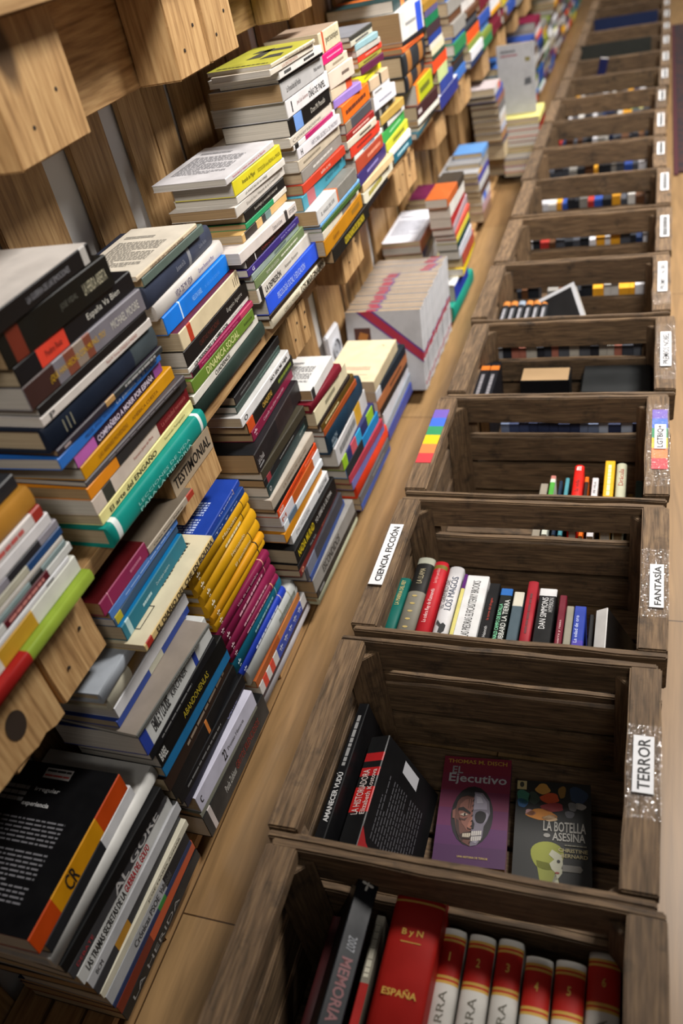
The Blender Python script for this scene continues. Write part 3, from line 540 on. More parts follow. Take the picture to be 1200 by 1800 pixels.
('M6', 'acid yellow paperback, eighth from top of fifth stack beyond TESTIMONIAL sign', -0.1761, 1.3109, 1.493, 0.7304, 0.0179, -0.0297, 0.1246, 'p', '#d6cf1e', 0, [], [('', '#8a8410', 0.2, 0.6, 0.2)], 0),
('M6', 'beige book with black band, ninth from top of fifth stack beyond TESTIMONIAL sign', -0.1765, 1.3766, 1.4914, 0.7075, 0.0225, 0.0828, 0.1, 'p', '#c2ac90', 0, [(0.5, 0.6, '#222')], [], 0),
('M6', 'slim white paperback, tenth from top of fifth stack beyond TESTIMONIAL sign', -0.177, 1.391, 1.4952, 0.6932, 0.014, 0.0871, 0.1, 'p', '#d9d8d9', 0, [], [('', '#555', 0.1, 0.5, 0.25)], 0),
('M6', 'rounded white book, eleventh from top of fifth stack beyond TESTIMONIAL sign', -0.1775, 1.3908, 1.5254, 0.6661, 0.0268, 0.0891, 0.1, 'p', '#d8d9e0', 0, [], [('', '#889', 0.2, 0.8, 0.15)], 0),
('M6', 'black and white patterned book, twelfth from top of fifth stack beyond TESTIMONIAL sign', -0.1778, 1.384, 1.5577, 0.6477, 0.0181, -0.0053, 0.11, 'p', '#8a867a', 0, [(0, 0.2, '#222', 's'), (0.3, 0.5, '#2a2a2a', 's'), (0.65, 0.9, '#222', 's')], [], 0),
('M6', 'tan paperback, thirteenth from top of fifth stack beyond TESTIMONIAL sign', -0.1782, 1.4222, 1.5921, 0.629, 0.0184, 0.0572, 0.1132, 'p', '#b3934a', 0, [], [], 0),
('M6', 'white book with black foot, fourteenth from top of fifth stack beyond TESTIMONIAL sign', -0.1786, 1.4305, 1.6167, 0.6147, 0.014, 0.014, 0.1144, 'p', '#cfcfcc', 0, [(0, 0.2, '#1c1c1c', 's')], [], 0),
('M6', 'bright green paperback, fifteenth from top of fifth stack beyond TESTIMONIAL sign', -0.1789, 1.4165, 1.6261, 0.5901, 0.0243, -0.0129, 0.1281, 'p', '#3a9a4a', 0, [], [('', '#9fd6a5', 0.3, 0.8, 0.15)], 0),
('M6', 'lime yellow paperback, sixteenth from top of fifth stack beyond TESTIMONIAL sign', -0.1793, 1.438, 1.6348, 0.5685, 0.0213, 0.0084, 0.1113, 'p', '#c4c638', 0, [], [('', '#6a6c1a', 0.3, 0.8, 0.35)], 0),
('M6', 'plain white book, seventeenth from top of fifth stack beyond TESTIMONIAL sign', -0.1796, 1.454, 1.6338, 0.5517, 0.0164, 0.0363, 0.1215, 'p', '#d9d9da', 0, [], [], 0),
('M6', 'dark teal paperback, bottom of fifth stack beyond TESTIMONIAL sign', -0.1799, 1.4837, 1.6466, 0.53, 0.0214, 0.0222, 0.1, 'p', '#1f5f73', 0, [], [('', '#9fc6d0', 0.2, 0.8, 0.3)], 0),
('M7', 'dark teal book with orange strip, top of sixth stack beyond TESTIMONIAL sign', -0.1822, 1.6552, 1.8385, 0.8066, 0.0239, -0.0405, 0.1558, 'p', '#1f3a3c', 0, [(0.45, 0.65, '#e0752a')], [], 0),
('M7', 'large white book with blue label, second from top of sixth stack beyond TESTIMONIAL sign', -0.1688, 1.6476, 1.8192, 0.7469, 0.0594, 0.0699, 0.1692, 'p', '#d3d1cc', 0, [(0.68, 0.95, '#2f4fc0', 's')], [('', '#888', 0.2, 0.65, 0.12)], 0),
('M7', 'thin black paperback, third from top of sixth stack beyond TESTIMONIAL sign', -0.1694, 1.6502, 1.8409, 0.7371, 0.0095, 0.0629, 0.1093, 'p', '#202024', 0, [], [], 0),
('M7', 'thin orange paperback, fourth from top of sixth stack beyond TESTIMONIAL sign', -0.1698, 1.6397, 1.8285, 0.7256, 0.0112, 0.0385, 0.1226, 'p', '#d9662c', 0, [], [('', '#7a2a10', 0.15, 0.8, 0.25)], 0),
('M7', 'huge black album with tan bands, fifth from top of sixth stack beyond TESTIMONIAL sign', -0.1649, 1.6178, 1.8522, 0.6796, 0.0457, -0.0072, 0.16, 'h', '#24272b', 0, [(0.16, 0.34, '#94622f', 's'), (0.68, 0.86, '#94622f', 's')], [], 0),
('M7', 'lower black album with tan bands, sixth from top of sixth stack beyond TESTIMONIAL sign', -0.1654, 1.6277, 1.8603, 0.6447, 0.0345, -0.0516, 0.16, 'h', '#22252c', 0, [(0.1, 0.28, '#94622f', 's'), (0.6, 0.8, '#94622f', 's')], [], 0),
('M7', 'lime book with orange end, seventh from top of sixth stack beyond TESTIMONIAL sign', -0.1657, 1.7062, 1.886, 0.5997, 0.0448, -0.0043, 0.1184, 'p', '#a8b01e', '#c9681c', [(0, 0.12, '#e8862a')], [('', '#5a6010', 0.2, 0.8, 0.3)], 0),
('M7', 'dark maroon paperback, eighth from top of sixth stack beyond TESTIMONIAL sign', -0.166, 1.6896, 1.8981, 0.5696, 0.0298, 0.0364, 0.1198, 'p', '#3a1f22', 0, [], [('', '#b9b0b0', 0.05, 0.2, 0.35)], 0),
('M7', 'slim white book, ninth from top of sixth stack beyond TESTIMONIAL sign', -0.1664, 1.69, 1.9066, 0.5565, 0.0128, 0.0357, 0.1327, 'p', '#d6d3c9', 0, [], [], 0),
('M7', 'thin black booklet, tenth from top of sixth stack beyond TESTIMONIAL sign', -0.1673, 1.6939, 1.9103, 0.5502, 0.006, 0.0302, 0.1257, 'p', '#1a1a1c', 0, [], [], 0),
('M7', 'cream edged book, eleventh from top of sixth stack beyond TESTIMONIAL sign', -0.169, 1.6925, 1.9209, 0.5439, 0.006, 0.005, 0.1499, 'p', '#c9c2a8', 0, [], [], 0),
('M7', 'dark teal flat book, bottom of sixth stack beyond TESTIMONIAL sign', -0.1694, 1.6737, 1.93, 0.53, 0.0136, -0.039, 0.154, 'p', '#285563', 0, [], [], 0),
('M8', 'brownish gold book, top of seventh stack beyond TESTIMONIAL sign', -0.1584, 1.8372, 1.9942, 0.774, 0.016, 0.0764, 0.1, 'p', '#94702a', 0, [], [], 0),
('M8', 'muted violet paperback, second from top of seventh stack beyond TESTIMONIAL sign', -0.1589, 1.8498, 1.9961, 0.7593, 0.0144, 0.082, 0.1027, 'p', '#55507a', 0, [], [], 0),
('M8', 'emerald green paperback, third from top of seventh stack beyond TESTIMONIAL sign', -0.1594, 1.847, 2.0007, 0.7392, 0.0198, 0.0633, 0.1038, 'p', '#156b45', 0, [], [('', '#bfe0cc', 0.2, 0.8, 0.15)], 0),
('M8', 'dark brown paperback, fourth from top of seventh stack beyond TESTIMONIAL sign', -0.1599, 1.8563, 2.0165, 0.7149, 0.024, 0.0293, 0.1107, 'p', '#3a2a30', 0, [], [], 0),
('M8', 'deep blue paperback, fifth from top of seventh stack beyond TESTIMONIAL sign', -0.1603, 1.8653, 2.021, 0.6983, 0.0163, 0.039, 0.1, 'p', '#253c86', 0, [], [], 0),
('M8', 'cream paperback, sixth from top of seventh stack beyond TESTIMONIAL sign', -0.1608, 1.8728, 2.0309, 0.6844, 0.0136, 0.0568, 0.1, 'p', '#d1cabb', 0, [], [], 0),
('M8', 'small cream book, seventh from top of seventh stack beyond TESTIMONIAL sign', -0.1612, 1.8889, 2.0442, 0.6684, 0.0157, 0.0657, 0.1018, 'p', '#cfc9a9', 0, [], [], 0),
('M8', 'thin dark green book, eighth from top of seventh stack beyond TESTIMONIAL sign', -0.1617, 1.8954, 2.0494, 0.6553, 0.0128, 0.0779, 0.1, 'p', '#2a4438', 0, [], [], 0),
('M8', 'red-orange paperback, ninth from top of seventh stack beyond TESTIMONIAL sign', -0.1623, 1.889, 2.0663, 0.6283, 0.0267, 0.0677, 0.1049, 'p', '#d9461f', 0, [], [('', '#f2b09a', 0.3, 0.9, 0.15)], 0),
('M8', 'pale green patterned book, tenth from top of seventh stack beyond TESTIMONIAL sign', -0.1624, 1.9355, 2.0609, 0.5959, 0.0321, 0.0956, 0.1, 'p', '#b5c488', 0, [], [], 0),
('M8', 'blue and indigo book, eleventh from top of seventh stack beyond TESTIMONIAL sign', -0.1627, 1.9512, 2.126, 0.5645, 0.0311, 0.0564, 0.1, 'p', '#2d3f8c', 0, [], [], 0),
('M8', 'white topped navy hardcover, bottom of seventh stack beyond TESTIMONIAL sign', -0.163, 1.933, 2.1819, 0.53, 0.0342, 0.0081, 0.1514, 'h', '#28307a', '#d5d8e2', [], [], 0),
('B0', 'black book with orange-yellow spine, top of floor stack under black blurbed book', -0.1794, -0.1732, 0.0196, 0.2662, 0.0298, -0.0153, 0.155, 'p', '#b8420f', '#0d0d0f', [(0.22, 0.7, '#c98a10', 's')], [('CR', '#141010', 0.33, 0.43, 0.8)], '#8d8d92'),
('B0', 'white book with charcoal half, second from top of floor stack under black blurbed book', -0.1796, -0.1638, 0.0247, 0.2465, 0.0194, -0.0161, 0.1279, 'p', '#cfcfd1', 0, [(0, 0.62, '#232427')], [], 0),
('B0', 'large white hardcover, third from top of floor stack under black blurbed book', -0.1798, -0.1692, 0.0656, 0.2233, 0.0228, 0.0062, 0.1582, 'h', '#d3d2ce', 0, [], [], 0),
('B0', 'thin black book with dotted spine, fourth from top of floor stack under black blurbed book', -0.18, -0.1658, 0.0528, 0.2039, 0.0191, 0.0419, 0.1355, 'p', '#131314', 0, [], [], 0),
('B0', 'charcoal book with large serif capitals, fifth from top of floor stack under black blurbed book', -0.1802, -0.1639, 0.0567, 0.1843, 0.0193, 0.0128, 0.1329, 'p', '#3b3b3e', 0, [], [('AL GORE', '#b5b3b2', 0.42, 0.9, 0.75), ('DEBATE', '#a8323a', 0.05, 0.2, 0.3)], 0),
('B0', 'white paperback with red words, sixth from top of floor stack under black blurbed book', -0.1804, -0.1596, 0.0641, 0.1607, 0.0233, -0.0036, 0.1288, 'p', '#c9cac8', 0, [], [('LAS TRAMAS SECRETAS DE LA', '#1c1c1c', 0.06, 0.45, 0.55), ('GUERRA DEL GOLFO', '#b3202a', 0.46, 0.72, 0.55)], 0),
('B0', 'light grey paperback, seventh from top of floor stack under black blurbed book', -0.1805, -0.1553, 0.0719, 0.1408, 0.0196, 0.0083, 0.1354, 'p', '#b5b6b9', 0, [], [('BCM', '#333', 0.06, 0.12, 0.4)], 0),
('B0', 'dark book with ochre panel, eighth from top of floor stack under black blurbed book', -0.1807, -0.1547, 0.0683, 0.1226, 0.0179, -0.0153, 0.145, 'p', '#333438', 0, [(0.22, 0.36, '#b5822a')], [], 0),
('B0', 'ivory book with grey capitals, ninth from top of floor stack under black blurbed book', -0.1809, -0.1527, 0.0694, 0.1081, 0.0143, 0.0151, 0.1465, 'p', '#d1ccb8', 0, [], [('JOSÉ MARÍA AZNAR', '#6b675a', 0.5, 0.9, 0.4)], 0),
('B0', 'thin grey and black book, tenth from top of floor stack under black blurbed book', -0.1811, -0.1506, 0.0605, 0.0846, 0.0231, 0.0079, 0.1276, 'p', '#a9abae', 0, [(0.68, 1, '#1a1a1e')], [('Crónicas PSOE', '#4a4c50', 0.3, 0.6, 0.5), ('Valladolid', '#555', 0.62, 0.75, 0.5)], 0),
('B0', 'dark blue paperback, eleventh from top of floor stack under black blurbed book', -0.1812, -0.1502, 0.0615, 0.0741, 0.0102, 0.0049, 0.1381, 'p', '#1f2f55', 0, [(0.55, 0.64, '#2f7a36')], [], 0),
('B0', 'orange-red paperback, twelfth from top of floor stack under black blurbed book', -0.1814, -0.1482, 0.0663, 0.0537, 0.0201, -0.0118, 0.1396, 'p', '#b8512e', 0, [(0, 0.4, '#6e2412')], [], 0),
('B0', 'black book with white lettering, bottom of floor stack under black blurbed book', -0.1816, -0.1482, 0.0655, 0.033, 0.0204, -0.0031, 0.1371, 'p', '#151516', 0, [], [('LA HERIDA', '#8e8c8a', 0.1, 0.7, 0.4)], 0),
('B1', 'worn dark red paperback, top of stack topped by worn red paperback', -0.1827, 0.1097, 0.2148, 0.4647, 0.0203, 0.0128, 0.1, 'p', '#8a2450', '#4a0f12', [(0.16, 0.17, '#c98a9a')], [('', '#b56a88', 0.6, 0.85, 0.2)], 0),
('B1', 'grey book with red stripe, second from top of stack topped by worn red paperback', -0.1801, 0.2148, 0.3348, 0.4647, 0.0106, 0.0323, 0.12, 'p', '#a59a8a', '#6b6154', [(0.85, 1, '#a53a2a')], [('Carlos Alonso Zaldivar', '#2a2620', 0.1, 0.75, 0.25)], 0),  # top cover darker than the spine: shade put into its colour
('B1', 'pair-ruled light blue paperback, third from top of stack topped by worn red paperback', -0.183, 0.117, 0.289, 0.4518, 0.0126, 0.0016, 0.1034, 'p', '#4a78bf', 0, [], [('', '#9fbce8', 0.2, 0.9, 0.12)], 0),
('B1', 'slate book with yellow label, fourth from top of stack topped by worn red paperback', -0.1833, 0.1183, 0.2887, 0.4385, 0.013, -0.0183, 0.1106, 'p', '#35506b', 0, [(0.02, 0.1, '#b5a828', 's')], [], 0),
('B1', 'teal-blue thick paperback, fifth from top of stack topped by worn red paperback', -0.1784, 0.1195, 0.2858, 0.4149, 0.0232, -0.0143, 0.1, 'p', '#0f6a80', '#0b6aa0', [(0.05, 0.1, '#a9c9cc', 's')], [('Dominique Lapierre', '#a5c6cc', 0.5, 0.72, 0.25), ('', '#a5c6cc', 0.28, 0.42, 0.2)], 0),
('B1', 'yellowed stained book with black capitals, sixth from top of stack topped by worn red paperback', -0.1543, 0.1153, 0.3115, 0.4043, 0.0104, -0.0069, 0.1213, 'p', '#cbb27a', '#d3c9ac', [(0.02, 0.09, '#a52f24', 's')], [('EL DIARIO DEL CHE EN BOLIVIA', '#2a2015', 0.15, 0.98, 0.75)], '#4a453a'),
('B1', 'silvery blue rounded hardcover, seventh from top of stack topped by worn red paperback', -0.1799, 0.0486, 0.1686, 0.3877, 0.0162, -0.0216, 0.1, 'h', '#a3aab3', 0, [], [], 0),
('B1', 'small brown and white book, eighth from top of stack topped by worn red paperback', -0.1826, 0.0569, 0.1769, 0.3647, 0.0227, -0.0172, 0.1, 'h', '#6e5226', 0, [(0, 0.42, '#c9c4b0')], [], 0),
('B1', 'thin white glossy book, ninth from top of stack topped by worn red paperback', -0.1847, 0.0603, 0.2511, 0.3461, 0.0183, 0.0025, 0.1134, 'p', '#cfcfd2', 0, [(0, 0, '#fff')], [], 0),
('B1', 'blue and white paperback, tenth from top of stack topped by worn red paperback', -0.1862, 0.0556, 0.2472, 0.3338, 0.012, 0.0034, 0.1295, 'p', '#2d4590', 0, [(0.42, 0.6, '#b9b7a5', 's')], [], 0),
('B1', 'grey book with white corner, eleventh from top of stack topped by worn red paperback', -0.1607, 0.0495, 0.2302, 0.3269, 0.0066, 0.0664, 0.1156, 'p', '#5f605c', '#8c8278', [], [('LA REALIDAD DE LA HISTORIA', '#8f908a', 0.45, 0.95, 0.4)], 0),
('B1', 'white book with blue bands, twelfth from top of stack topped by worn red paperback', -0.1646, 0.0541, 0.247, 0.2868, 0.0397, -0.007, 0.1215, 'p', '#c6c8c6', 0, [(0, 0.08, '#2a3f95'), (0.72, 0.77, '#2a3f95')], [('EMILE Y LOUISE', '#2b2b2b', 0.14, 0.36, 0.5), ('KIRCHNER', '#333', 0.4, 0.62, 0.3)], 0),
('B1', 'black paperback, thirteenth from top of stack topped by worn red paperback', -0.1662, 0.0582, 0.2477, 0.2712, 0.0153, 0.0104, 0.1058, 'p', '#17181b', 0, [], [('', '#7a7a7a', 0.15, 0.6, 0.2)], 0),
('B1', 'black book with gold title, fourteenth from top of stack topped by worn red paperback', -0.1692, 0.0686, 0.2651, 0.2403, 0.0306, 0.0198, 0.123, 'p', '#131313', 0, [], [('ABANDONENLAS', '#b5a02a', 0.35, 0.72, 0.35), ('BABEL', '#c9c9c5', 0.02, 0.1, 0.5)], 0),
('B1', 'ocean blue paperback, fifteenth from top of stack topped by worn red paperback', -0.1711, 0.069, 0.2681, 0.2199, 0.0201, 0.019, 0.1175, 'p', '#1f6a9c', 0, [], [], 0),
('B1', 'dark brown paperback with faded script, sixteenth from top of stack topped by worn red paperback', -0.1736, 0.0652, 0.2742, 0.1923, 0.0272, -0.0174, 0.1337, 'p', '#2b1d17', 0, [], [('', '#8a7a6a', 0.3, 0.9, 0.2)], 0),
('B1', 'black book with orange ring, seventeenth from top of stack topped by worn red paperback', -0.176, 0.0707, 0.2793, 0.1648, 0.0272, -0.0023, 0.1284, 'p', '#121214', 0, [(0.5, 0.53, '#c97a3a')], [], 0),
('B1', 'slim black paperback, eighteenth from top of stack topped by worn red paperback', -0.1779, 0.0772, 0.2852, 0.1441, 0.0205, 0.0309, 0.1366, 'p', '#0f1014', 0, [], [('', '#777', 0.1, 0.6, 0.2)], 0),
('B1', 'black book with violet lettering, nineteenth from top of stack topped by worn red paperback', -0.1795, 0.0844, 0.2933, 0.1253, 0.0184, -0.0061, 0.1331, 'p', '#17182a', 0, [], [('CARTAS', '#9a9ac9', 0.68, 0.85, 0.5)], 0),
('B1', 'pale lilac book numbered twenty-two, twentieth from top of stack topped by worn red paperback', -0.1768, 0.0991, 0.2875, 0.0917, 0.0333, 0.0454, 0.1239, 'p', '#c3c2d3', 0, [], [('22', '#222', 0.42, 0.47, 0.6), ('Premio Historia', '#555', 0.5, 0.78, 0.22), ('c', '#222', 0.04, 0.07, 0.4)], 0),
('B1', 'grey-green thin book, 21st from top of stack topped by worn red paperback', -0.1778, 0.096, 0.2891, 0.0811, 0.0103, 0.0371, 0.1161, 'p', '#7a7c70', 0, [], [], 0),
('B1', 'black book with dark red title, bottom of stack topped by worn red paperback', -0.1769, 0.0957, 0.317, 0.033, 0.0478, 0.0153, 0.1407, 'p', '#141516', 0, [(0.06, 0.1, '#c9c0bd', 's')], [('Paula Zubiaur', '#c6c6c2', 0.28, 0.45, 0.3), ('GRITOS SILENCIOSOS', '#8a2f24', 0.46, 0.85, 0.3)], 0),
('B2', 'royal blue book with white blurb, top of stack with yellow ridged hardcovers', -0.179, 0.2756, 0.4606, 0.386, 0.0097, -0.0321, 0.1204, 'p', '#22419c', '#1f3f9c', [(0.86, 0.87, '#a58a7a')], [('Tu puedes', '#d5dcf0', 0.55, 0.85, 0.35)], '#b5c3e6'),
('B2', 'lower royal blue book, second from top of stack with yellow ridged hardcovers', -0.1792, 0.277, 0.4566, 0.3742, 0.0115, 0.0026, 0.1192, 'p', '#1b3c80', 0, [], [('Tu y yo', '#b5c3e6', 0.4, 0.85, 0.3)], 0),
('B2', 'uppermost yellow ridged hardcover, third from top of stack with yellow ridged hardcovers', -0.1795, 0.2677, 0.4596, 0.3547, 0.0192, 0.0142, 0.1154, 'r', '#c9950f', 0, [(0.88, 0.89, '#5a4410')], [('Malcolm', '#efe0b0', 0.5, 0.75, 0.3), ('*', '#f2ead0', 0.06, 0.11, 0.8)], 0),
('B2', 'second yellow ridged hardcover, fourth from top of stack with yellow ridged hardcovers', -0.1797, 0.2694, 0.4619, 0.3362, 0.0182, -0.0073, 0.1276, 'r', '#c9950f', 0, [(0.85, 0.86, '#2a2410')], [('*', '#f2ead0', 0.06, 0.11, 0.8), ('', '#efe0b0', 0.5, 0.8, 0.25)], 0),
('B2', 'third yellow ridged hardcover, fifth from top of stack with yellow ridged hardcovers', -0.1799, 0.2764, 0.4675, 0.3138, 0.0221, 0.0082, 0.1273, 'r', '#c9950f', 0, [], [('*', '#f2ead0', 0.06, 0.11, 0.8), ('Hernando', '#efe0b0', 0.5, 0.75, 0.28)], 0),
('B2', 'fourth yellow ridged hardcover, sixth from top of stack with yellow ridged hardcovers', -0.1801, 0.2775, 0.4706, 0.2893, 0.0242, -0.0004, 0.1243, 'r', '#c9950f', 0, [(0.82, 0.83, '#3a2c10')], [('*', '#f2ead0', 0.06, 0.11, 0.8), ('El penúltimo', '#efe0b0', 0.5, 0.8, 0.28)], 0),
('B2', 'fifth yellow ridged hardcover, seventh from top of stack with yellow ridged hardcovers', -0.1804, 0.2812, 0.4684, 0.2737, 0.0153, 0.0195, 0.1274, 'r', '#cc8f12', 0, [(0.85, 0.865, '#2a2410')], [('*', '#f2ead0', 0.06, 0.11, 0.8)], 0),
('B2', 'lowest yellow ridged hardcover, eighth from top of stack with yellow ridged hardcovers', -0.1806, 0.2807, 0.471, 0.2582, 0.0152, -0.0015, 0.1289, 'r', '#c9950f', 0, [(0.86, 0.875, '#2a2410')], [('*', '#f2ead0', 0.06, 0.11, 0.8)], 0),
('B2', 'uppermost burgundy hardcover, ninth from top of stack with yellow ridged hardcovers', -0.1808, 0.277, 0.4615, 0.2428, 0.0151, 0.04, 0.1148, 'r', '#7a1740', 0, [(0.86, 0.87, '#d9a08a')], [('Vida de una sombra', '#d9a5b5', 0.35, 0.75, 0.32), ('*', '#e8cfd6', 0.05, 0.1, 0.7)], 0),
('B2', 'second burgundy hardcover, tenth from top of stack with yellow ridged hardcovers', -0.181, 0.287, 0.4684, 0.2179, 0.0246, 0.0079, 0.1132, 'r', '#7a1740', 0, [(0.86, 0.87, '#c98a8a')], [('', '#d9a5b5', 0.3, 0.8, 0.2), ('*', '#e8cfd6', 0.05, 0.1, 0.7)], 0),
('B2', 'third burgundy hardcover, eleventh from top of stack with yellow ridged hardcovers', -0.1812, 0.2881, 0.4698, 0.1979, 0.0197, 0.0256, 0.1047, 'r', '#7a1740', 0, [], [('', '#d9a5b5', 0.3, 0.8, 0.2), ('*', '#e8cfd6', 0.05, 0.1, 0.7)], 0),
('B2', 'lowest burgundy hardcover, twelfth from top of stack with yellow ridged hardcovers', -0.1814, 0.2889, 0.4708, 0.1843, 0.0133, 0.0305, 0.1208, 'r', '#7a1740', 0, [(0.86, 0.87, '#d9a070')], [('', '#d9a5b5', 0.3, 0.8, 0.2), ('*', '#e8cfd6', 0.05, 0.1, 0.7)], 0),
('B2', 'petrol teal hardcover, thirteenth from top of stack with yellow ridged hardcovers', -0.1815, 0.2882, 0.4828, 0.1545, 0.0295, 0.0025, 0.1311, 'r', '#12607a', 0, [(0.87, 0.88, '#8aa5a5')], [('*', '#bfd8df', 0.05, 0.1, 0.6), ('', '#8ab5c0', 0.4, 0.8, 0.15)], 0),
('B2', 'narrow cobalt hardcover, fourteenth from top of stack with yellow ridged hardcovers', -0.1817, 0.2965, 0.4859, 0.137, 0.0172, 0.0131, 0.1169, 'r', '#1f3aa8', 0, [(0.88, 0.89, '#b5a5a5')], [('*', '#cfd8f2', 0.05, 0.1, 0.7), ('', '#cfd8f2', 0.3, 0.8, 0.25)], 0),
('B2', 'cracked white-grey rounded book, fifteenth from top of stack with yellow ridged hardcovers', -0.1819, 0.3142, 0.5189, 0.1024, 0.0343, 0.024, 0.1315, 'r', '#b9bcba', 0, [(0.66, 0.675, '#9a9a8a'), (0.86, 0.875, '#9a9a8a')], [('', '#7a8078', 0.6, 0.95, 0.3)], 0),
('B2', 'orange-brown paperback, sixteenth from top of stack with yellow ridged hardcovers', -0.1821, 0.3232, 0.5251, 0.085, 0.017, 0.0072, 0.1305, 'p', '#9c4f22', 0, [(0.5, 1, '#b5713c', 's')], [('ESTUPENDO', '#c9641f', 0.25, 0.5, 0.4)], 0),
('B2', 'book with starred blue and red-white spine, seventeenth from top of stack with yellow ridged hardcovers', -0.1822, 0.3282, 0.5428, 0.0606, 0.0242, 0.0107, 0.1385, 'p', '#c9c6c4', 0, [(0.07, 0.14, '#c9402c', 's'), (0.21, 0.28, '#c9402c', 's'), (0.36, 0.9, '#27419c', 's')], [('* * * * *', '#e0e3ea', 0.4, 0.88, 0.5)], 0),
('B2', 'thin maroon-black book, eighteenth from top of stack with yellow ridged hardcovers', -0.1824, 0.3286, 0.5446, 0.0529, 0.0073, 0.0106, 0.1261, 'p', '#2c1820', 0, [], [], 0),
('B2', 'glossy white hardcover at bottom, bottom of stack with yellow ridged hardcovers', -0.1826, 0.3273, 0.5529, 0.033, 0.0196, 0.0061, 0.1466, 'h', '#b9b7bd', 0, [], [], 0),
('B3', 'black hardcover tucked under the shelf, top of floor stack beyond yellow hardcovers', -0.1963, 0.5363, 0.7333, 0.4759, 0.0144, -0.0159, 0.1241, 'p', '#191718', '#0c0b0c', [], [('', '#555', 0.1, 0.3, 0.25)], 0),
('B3', 'bottle green hardcover, second from top of floor stack beyond yellow hardcovers', -0.1963, 0.5329, 0.7278, 0.4638, 0.0118, -0.0148, 0.1248, 'p', '#2c3f3a', 0, [], [('', '#6a8a80', 0.5, 0.95, 0.12)], 0),
('B3', 'white paperback with heavy black title, third from top of floor stack beyond yellow hardcovers', -0.1874, 0.5213, 0.7336, 0.4469, 0.0165, -0.0035, 0.1297, 'p', '#d6d5d5', '#c5c4c2', [], [('NO SIN MI HIJA', '#161616', 0.58, 0.95, 0.5), ('O', '#333', 0.05, 0.11, 0.5)], 0),
('B3', 'black and gold book with orange end, fourth from top of floor stack beyond yellow hardcovers', -0.1876, 0.5343, 0.7478, 0.426, 0.0206, -0.0171, 0.1354, 'p', '#1a1712', 0, [(0, 0.12, '#c04a1c', 's')], [('CHAQUETAS', '#b5913a', 0.3, 0.5, 0.5), ('', '#6a7a20', 0.65, 0.95, 0.3)], 0),
('B3', 'maroon paperback with pale script, fifth from top of floor stack beyond yellow hardcovers', -0.1879, 0.5413, 0.7392, 0.4076, 0.0181, -0.029, 0.1293, 'p', '#7a1538', 0, [], [('Cuando los años recuerdan', '#d9a5b5', 0.25, 0.75, 0.3), ('*', '#dcc0c8', 0.04, 0.1, 0.7)], 0),
('B3', 'huge dark book with shadowy portrait, sixth from top of floor stack beyond yellow hardcovers', -0.1746, 0.5067, 0.7306, 0.3724, 0.0349, -0.04, 0.1421, 'p', '#211d1f', '#1a1b1e', [(0.45, 0.8, '#2c2222', 's')], [('Luis Cernuda', '#b5b0ae', 0.03, 0.14, 0.3), ('', '#8a8a8a', 0.03, 0.12, 0.1, -0.28)], 0),
('B3', 'slim dark olive book, seventh from top of floor stack beyond yellow hardcovers', -0.1748, 0.5131, 0.705, 0.3544, 0.0177, 0.0178, 0.1243, 'p', '#3b362a', 0, [], [], 0),
('B3', 'black book with small red label, eighth from top of floor stack beyond yellow hardcovers', -0.1751, 0.513, 0.7092, 0.3401, 0.014, -0.0066, 0.1103, 'p', '#1d1e20', 0, [(0.06, 0.14, '#8a3038', 's')], [('', '#8a8a88', 0.35, 0.7, 0.15)], 0),
('B3', 'dark bluish green hardcover, ninth from top of floor stack beyond yellow hardcovers', -0.1753, 0.517, 0.7225, 0.3179, 0.022, -0.0229, 0.1192, 'p', '#1d3436', 0, [], [('José Sarmiento', '#9fb0ac', 0.78, 0.93, 0.3), ('o', '#aaa', 0.03, 0.07, 0.4)], 0),
('B3', 'thick cream-topped book, tenth from top of floor stack beyond yellow hardcovers', -0.1711, 0.5096, 0.7059, 0.2984, 0.0192, 0.0215, 0.1203, 'p', '#a5998a', '#b9b0a4', [], [('LA TIERRA DE GALOPE', '#8a7660', 0.25, 0.8, 0.3)], 0),
('B3', 'thin black book, eleventh from top of floor stack beyond yellow hardcovers', -0.1713, 0.5135, 0.7063, 0.2884, 0.0097, -0.0003, 0.1232, 'p', '#151516', 0, [], [], 0),
('B3', 'vivid orange paperback, twelfth from top of floor stack beyond yellow hardcovers', -0.1715, 0.5205, 0.7158, 0.2733, 0.0148, 0.0022, 0.1144, 'p', '#cf4616', 0, [], [('Francisco', '#efa585', 0.68, 0.92, 0.3), ('', '#7a2208', 0.2, 0.6, 0.2), ('ACANTO', '#f0d8c8', 0.02, 0.12, 0.5)], 0),
('B3', 'rust book with white ends, thirteenth from top of floor stack beyond yellow hardcovers', -0.1717, 0.522, 0.7184, 0.2528, 0.0202, 0.0064, 0.1262, 'p', '#b5561e', 0, [(0, 0.3, '#c9c6cc'), (0.84, 1, '#cfd0d4')], [('M', '#b5502c', 0.03, 0.12, 0.4)], 0),
('B3', 'white and light blue book, fourteenth from top of floor stack beyond yellow hardcovers', -0.1719, 0.5279, 0.7179, 0.238, 0.0145, 0.0234, 0.121, 'p', '#cdd3d8', 0, [(0.1, 0.3, '#5a6a7a', 's')], [], 0),
('B3', 'ochre yellow paperback, fifteenth from top of floor stack beyond yellow hardcovers', -0.1721, 0.5217, 0.718, 0.2186, 0.019, -0.0063, 0.1107, 'p', '#c4811a', 0, [], [], 0),
('B3', 'white paperback titled in black and grey, sixteenth from top of floor stack beyond yellow hardcovers', -0.1723, 0.5426, 0.7268, 0.1979, 0.0205, 0.0265, 0.1136, 'p', '#d3d3d4', 0, [], [('ENCARGUEN', '#9a9a9a', 0.1, 0.45, 0.4), ('RESUCITAR', '#222', 0.72, 0.95, 0.45)], 0),
